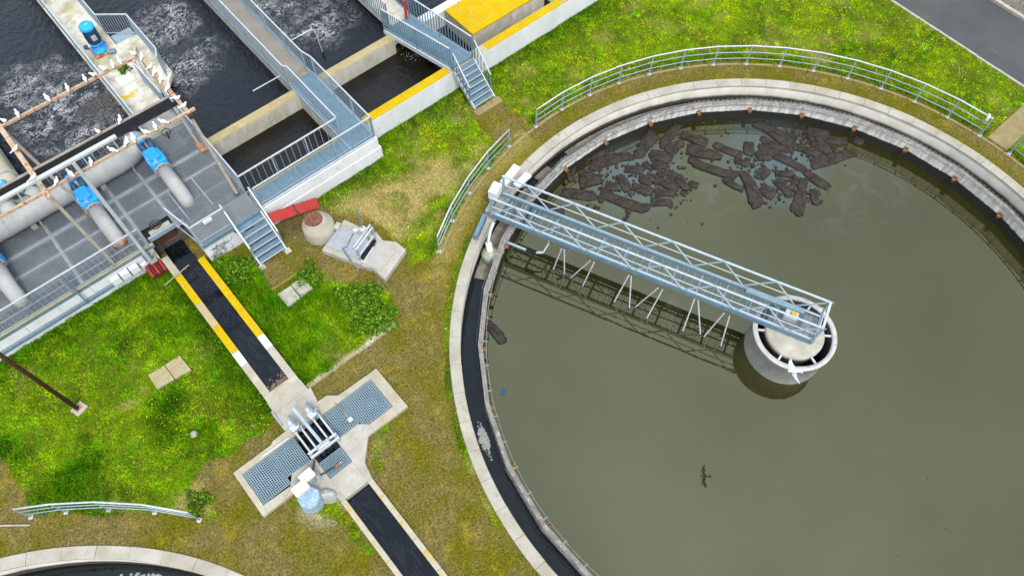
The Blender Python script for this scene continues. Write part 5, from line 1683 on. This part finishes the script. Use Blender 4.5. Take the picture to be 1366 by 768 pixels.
lc = thing('outlet_channel', 'lower open channel with rusty yellow stained edges running off the picture bottom', 'channel', (-14.9, 4, 0))
for x0, x1 in ((-15.52, -15.36), (-14.5, -14.33)):
    MB().box(x0, x1, -12, 5.5, -.9, SZ - .04).build('channel_wall', M['slab'], lc)
    for k in range(6):
        MB().box(x0 - .006, x1 + .006, 5.5 - 1.2 * (k + 1) + .004, 5.5 - 1.2 * k - .004, SZ - .04, SZ + .002).build('coping_strip', M['yellow_worn'], lc, bevel=.008)
o = MB().add([(-15.36, -12, -.12), (-14.5, -12, -.12), (-14.5, 5.5, -.12), (-15.36, 5.5, -.12)], [(0, 1, 2, 3)]).build('channel_water', M['water_channel'])
struct(o)

# control cabinet with tarpaulin
cc_ = thing('control_cabinet', 'two white boxes over a blue tarpaulin drum beside the gate slab', 'cabinet', (-16.1, 6.3, 0))
MB().cbox((-16.22, 6.40, .98), .50, .34, .16, .05).build('white_box', M['white'], cc_, bevel=.02)
MB().cbox((-15.86, 6.62, .92), .46, .32, .16, .08).build('white_box', M['white'], cc_, bevel=.02)
m = MB().lathe([(0, .62), (.33, .60), (.36, .55), (.37, .3), (.39, 0)], 9, (-16.2, 6.15, 0))
m.v = [(x + .02 * math.sin(9 * y + 5 * z), y + .02 * math.sin(8 * x + 3 * z), z) for x, y, z in m.v]
m.build('tarpaulin', M['tarp'], cc_)
m = MB().lathe([(0, .38), (.16, .36), (.24, .22), (.3, 0)], 14, (-15.72, 5.98, 0))
m.v = [(x + .05 * math.sin(11 * y), y + .05 * math.sin(9 * x), z + .03 * math.sin(20 * x)) for x, y, z in m.v]
m.build('plastic_sheet', M['sheet_grey'], cc_, True)
for x, y in ((-16.1, 6.45), (-15.75, 6.55)):
    MB().tube([(x, y, .1), (x, y, .9)], .04, 8).build('box_post', M['galv'], cc_)
MB().tube([(-15.6, 6.62, .7), (-15.55, 6.6, .35), (-15.58, 6.5, .18)], .03, 8).build('elbow_pipe', M['galv'], cc_)
o = MB().tube([(-15.72, 6.75, .5), (-15.6, 6.95, .2), (-15.42, 7.15, .19), (-15.34, 7.35, .3), (-15.32, 7.42, .55)], .028, 8).build('cable', M['cable'])
tag(o, 'dark cable rising from the white boxes to the gate frame', 'cable')
o = MB().tube([(-15.68, 6.7, .5), (-15.5, 6.62, .2), (-15.2, 6.58, .18), (-14.98, 6.55, .18)], .028, 8).build('cable', M['cable'])
tag(o, 'dark cable crossing the slab to the small grating', 'cable')
o = MB().tube([(-15.0, 6.55, .19), (-14.75, 6.56, .19)], [.05, .02], 8).build('cable_plug', M['rust'])
tag(o, 'rusty plug at the cable end on the small grating', 'plug')

# ================================================================== valve chamber, manhole, slabs, board
vc = thing('valve_chamber', 'stepped concrete chamber with two steel lids and a small gate frame', 'chamber', (-9.5, 12.6, 0))
def cham(poly, z, mt='concrete', name='kerb_slab'):
    return MB().prism(poly, -.3, z).build(name, M[mt], vc, bevel=.03)


cham([(-10.78, 13.62), (-10.05, 12.2), (-9.92, 12.2), (-9.92, 13.0), (-8.9, 13.0), (-9.35, 14.2)], .26)
cham([(-10.05, 12.19), (-9.8, 11.75), (-9.72, 11.1), (-8.36, 11.62), (-8.45, 12.15), (-8.78, 12.5), (-8.75, 12.99), (-9.1, 12.99), (-9.1, 12.19)], .24)
MB().prism([(-10.56, 13.66), (-9.98, 12.45), (-9.25, 12.75), (-9.2, 12.9), (-9.6, 14.08)], .265, .30).build('steel_lid', M['stainless'], vc, bevel=.008)
MB().prism([(-9.95, 12.17), (-9.62, 11.46), (-8.65, 11.84), (-8.93, 12.56)], .245, .285).build('steel_lid', mottled('lid_stained', (.50, .50, .47), (.40, .38, .33), (.42, .34, .20), scale=4, rough=.5, spot_scale=6), vc, bevel=.008)
MB().prism([(-9.9, 12.44), (-9.0, 12.75), (-9.0, 12.6), (-9.88, 12.22)], .27, .293).build('shaft_opening', M['dark'], vc)
for p in ((-9.93, 12.35), (-8.98, 12.72)):
    MB().bar((p[0], p[1], .25), (p[0], p[1], 1.0), .07, .07, (0, 1, 0)).build('gate_post', M['galv'], vc)
for dz, dy in ((1.0, 0), (1.0, .14), (.5, 0)):
    MB().bar((-9.98, 12.33 + dy, dz), (-8.95, 12.74 + dy, dz), .06, .07).build('gate_bar', M['galv_white'], vc)
gh = MB().cbox((-9.3, 12.85, 1.08), .24, .2, .2, .4).build('gear_head', M['galv_white'], vc, bevel=.04)
MB().tube([(-9.4, 12.95, 1.1), (-9.62, 13.0, 1.12)], .09, 12).build('motor', M['galv_white'], gh, True)
MB().tube([(-9.3, 12.86, 1.1), (-9.28, 12.92, 2.35)], .03, 8).build('spindle_tube', M['galv_blue'], gh)
MB().bar((-10.22, 12.5, .25), (-10.3, 12.7, 1.0), .06, .06, (0, 1, 0)).build('cable_post', M['galv_blue'], vc)
MB().tube([(-10.3, 12.7, 1.0), (-10.05, 12.85, .7), (-9.85, 13.05, .6), (-9.6, 13.05, .9)], .014, 6).build('cable_loop', M['cable'], vc)
MB().cbox((-9.75, 14.05, .32), .3, .2, .2, .5).build('stone_block', M['slab'], vc, bevel=.03)

mn = thing('manhole', 'round concrete manhole with rusty brown lid beside the steel lids', 'manhole', (-10.3, 14.5, 0))
MB().lathe([(.62, -.1), (.60, .45), (.56, .55), (.40, .62), (.36, .78), (0, .78)], 40, (-10.3, 14.5, 0)).build('shaft_ring', M['coping'], mn, True)
MB().lathe([(.33, .785), (.34, .80), (.33, .845), (.30, .85), (0, .835)], 36, (-10.36, 14.58, 0)).build('lid', M['lid_rust'], mn)

def cover_slabs(pts, label, mt):
    for k, P in enumerate(pts):
        cx, cy = sum(p[0] for p in P) / 4, sum(p[1] for p in P) / 4
        o = MB().prism(P, -.05, .10).build('cover_slab', M[mt], None, loc=(cx, cy, 0), bevel=.02)
        tag(o, label[k], 'concrete slab', 'loose concrete cover slabs')


cover_slabs([[(-18.1, 12.72), (-17.47, 12.66), (-17.49, 13.35), (-18.08, 13.38)], [(-17.45, 12.65), (-16.86, 12.60), (-16.9, 13.33), (-17.47, 13.35)]],
            ['left one of two mossy concrete cover slabs on the lower lawn', 'right one of two mossy concrete cover slabs on the lower lawn'], 'slab_moss')
cover_slabs([[(-13.0, 12.52), (-12.47, 12.52), (-12.45, 13.18), (-13.02, 13.2)], [(-12.42, 12.55), (-11.9, 12.58), (-11.92, 13.22), (-12.43, 13.2)]],
            ['left broken concrete slab in the weedy patch by the channel', 'right broken concrete slab in the weedy patch by the channel'], 'concrete')
o = MB().box(-13.08, -11.88, 13.42, 13.5, -.05, .12).build('edging_board', M['moss_edge'], None, loc=(-12.5, 13.45, 0))
tag(o, 'narrow yellow lichened edging strip above the broken slabs', 'edging')
mb_ = MB()
A_, B_ = Vector((-11.6, 15.60, .88)), Vector((-9.72, 15.38, .42))
rd = thing('red_board', 'peeling red painted board lying in two halves against the white plinth', 'board', (-10.7, 15.9, .3))
for u0, u1 in ((0, .528), (.532, 1)):
    MB().bar(A_.lerp(B_, u0), A_.lerp(B_, u1), .40, .05, (.1, -.9, 1)).build('board_half', M['red_board'], rd, bevel=.006)
MB().bar(A_.lerp(B_, .53) + Vector((0, -.2, -.12)), A_.lerp(B_, .53) + Vector((0, .1, .22)), .05, .03).build('strap', M['stem'], rd)
m = MB()
for k in range(70):
    x, y = random.uniform(-11.5, -10.6), random.uniform(14.9, 15.7)
    a = random.uniform(0, 6.28)
    l = random.uniform(.2, .5)
    m.tube([(x, y, .02), (x + l * .5 * math.cos(a), y + l * .5 * math.sin(a), random.uniform(.08, .2)), (x + l * math.cos(a + .3), y + l * math.sin(a + .3), .05)], .007, 4)
o = m.build('dry_twigs', M['twig'])
struct(o, 'stuff')
tag(o, 'heap of dry brown twigs below the red board', 'twigs')
m = MB()
for k in range(50):
    x, z = random.uniform(-14.0, -13.2), random.uniform(.1, .8)
    a = random.uniform(0, 6.28)
    m.tube([(x, 15.93, z), (x + .12 * math.cos(a), 15.90, z + .12 * math.sin(a)), (x + .22 * math.cos(a + .6), 15.92, max(.03, z + .22 * math.sin(a + .6)))], .006, 4)
o = m.build('bare_creeper', M['stem'])
struct(o, 'stuff')
tag(o, 'bare dark creeper stems on the white landing wall beside the channel', 'creeper')

# rusty lamp post
lp = thing('lamp_post', 'dark rusty brown pole on a concrete foot in the lower lawn', 'pole', (-20.45, 13.82, 0))
MB().tube([(-20.45, 13.82, .03), (-20.52, 13.82, 9.0)], [.075, .06], 14).build('pole', M['rust_dark'], lp, True)
MB().cbox((-20.42, 13.80, .03), .44, .36, .1, .3).build('foot', M['concrete'], lp, bevel=.02)
MB().cbox((-20.44, 13.82, .1), .2, .2, .03, .3).build('base_plate', M['rust'], lp)
o = MB().lathe([(0, .1), (.08, .09), (.13, .04), (.15, -.02)], 9, (-17.95, 10.55, 0)).build('stone', M['concrete'])
tag(o, 'small pale stone in the grass below the mossy cover slabs', 'stone')


# ================================================================== gulls
def gull_mesh(fly=False):
    m = MB()
    prof = [(-.22, .012), (-.19, .03), (-.12, .062), (-.03, .085), (.05, .082), (.11, .06), (.15, .042)]
    pts = [(x, 0, .15 + .02 * max(0, x) * 5) for x, r in prof]
    m.tube(pts, [r for x, r in prof], 10)
    if not fly:
        m.tube([(.12, 0, .185), (.155, 0, .225), (.175, 0, .25), (.205, 0, .255), (.23, 0, .25)], [.04, .042, .05, .045, .012], 8)
        m.mat(2).tube([(.225, 0, .25), (.27, 0, .24)], [.012, .004], 5)
        for s in (-1, 1):
            m.mat(2).tube([(.02, .03 * s, .1), (.02, .03 * s, 0)], .007, 4)
            m.mat(1).add([(.10, .06 * s, .20), (.06, .092 * s, .15), (-.12, .07 * s, .16), (-.27, .02 * s, .17), (-.12, .02 * s, .215), (.02, .03 * s, .235)],
                         [(0, 1, 2, 3, 4, 5)] if s > 0 else [(5, 4, 3, 2, 1, 0)])
        m.mat(0).add([(-.17, -.03, .15), (-.17, .03, .15), (-.31, .045, .155), (-.31, -.045, .155)], [(0, 1, 2, 3)])
    else:
        m.tube([(.14, 0, .16), (.19, 0, .165), (.22, 0, .16)], [.045, .045, .02], 8)
        m.mat(2).tube([(.22, 0, .16), (.26, 0, .15)], [.012, .004], 5)
        for s in (-1, 1):
            top = [(.10, .05 * s, .18), (.16, .26 * s, .26), (.10, .42 * s, .25), (-.06, .66 * s, .2), (-.02, .40 * s, .235), (-.03, .24 * s, .245), (-.09, .05 * s, .175)]
            bot = [(x, y, z - .015) for x, y, z in top]
            n = len(top)
            f = [tuple(range(n)), tuple(range(2 * n - 1, n - 1, -1))] + [(i, n + i, n + (i + 1) % n, (i + 1) % n) for i in range(n)]
            m.mat(1 if s > 0 else 0).add(top + bot, f)
        m.mat(0).prism([(-.18, -.03), (-.18, .03), (-.32, .09), (-.34, 0), (-.32, -.09)], .145, .155)
    return m.mesh('gull', [M['gull_white'], M['gull_grey'], M['gull_leg']], True)


gm_ = gull_mesh()
GZT = GZ + .065
rows_ = [('back rusty gantry bar', [(x, GY1, GZT) for x in (-16.75, -16.32, -15.32, -14.64, -14.04, -13.75, -13.36, -13.06, -12.81, -12.3)], True),
         ('right side bar of the gantry', [(GX1, y, GZT) for y in (20.05, 19.48, 19.17, 18.75, 18.28, 17.7, 17.28)], False),
         ('front rusty gantry bar', [(x, GY0, GZT) for x in (-16.53, -16.08, -15.42, -14.71, -14.24, -14.0, -13.59, -13.26, -12.98)], True),
         ('black hoist beam', [(-14.7, 18.18, 5.74), (-13.97, 18.18, 5.74)], True)]
for nm, ps, alongx in rows_:
    n = len(ps)
    for i, p in enumerate(ps):
        lab = 'white gull perched on the ' + nm + ', ' + (rank(i, n, 'bird').replace(' bird', '') if n > 2 else ('left of the two' if i == 0 else 'right of the two'))
        rz = (random.choice((1.57, -1.57, 1.2, 2.2, .6, -1.1)) if alongx else random.choice((0, .4, -.5, 3.0, .8)))
        o = put('gull', gm_, None, p, rz + random.uniform(-.25, .25))
        s_ = random.uniform(.54, .66)
        o.scale = (s_, s_ * 1.25, s_ * 1.1)
        tag(o, lab, 'gull', 'gulls perched on the gantry')
for p, rz, lab in (((GX0, 19.05, GZT), .3, 'lone white gull on the left side bar of the gantry'),
                   ((-16.95, 16.9, 6.605), .2, 'white gull standing on the white mast crossbar')):
    o = put('gull', gm_, None, p, rz)
    o.scale = (.6, .6, .6)
    tag(o, lab, 'gull', 'gulls perched on the gantry')
o = put('gull', gull_mesh(True), None, (-3.62, -1.18, 4.4), (.3, 0, 2.43))
o.scale = (.75, .75, .75)
tag(o, 'white gull flying over the feed well with wings spread', 'gull')
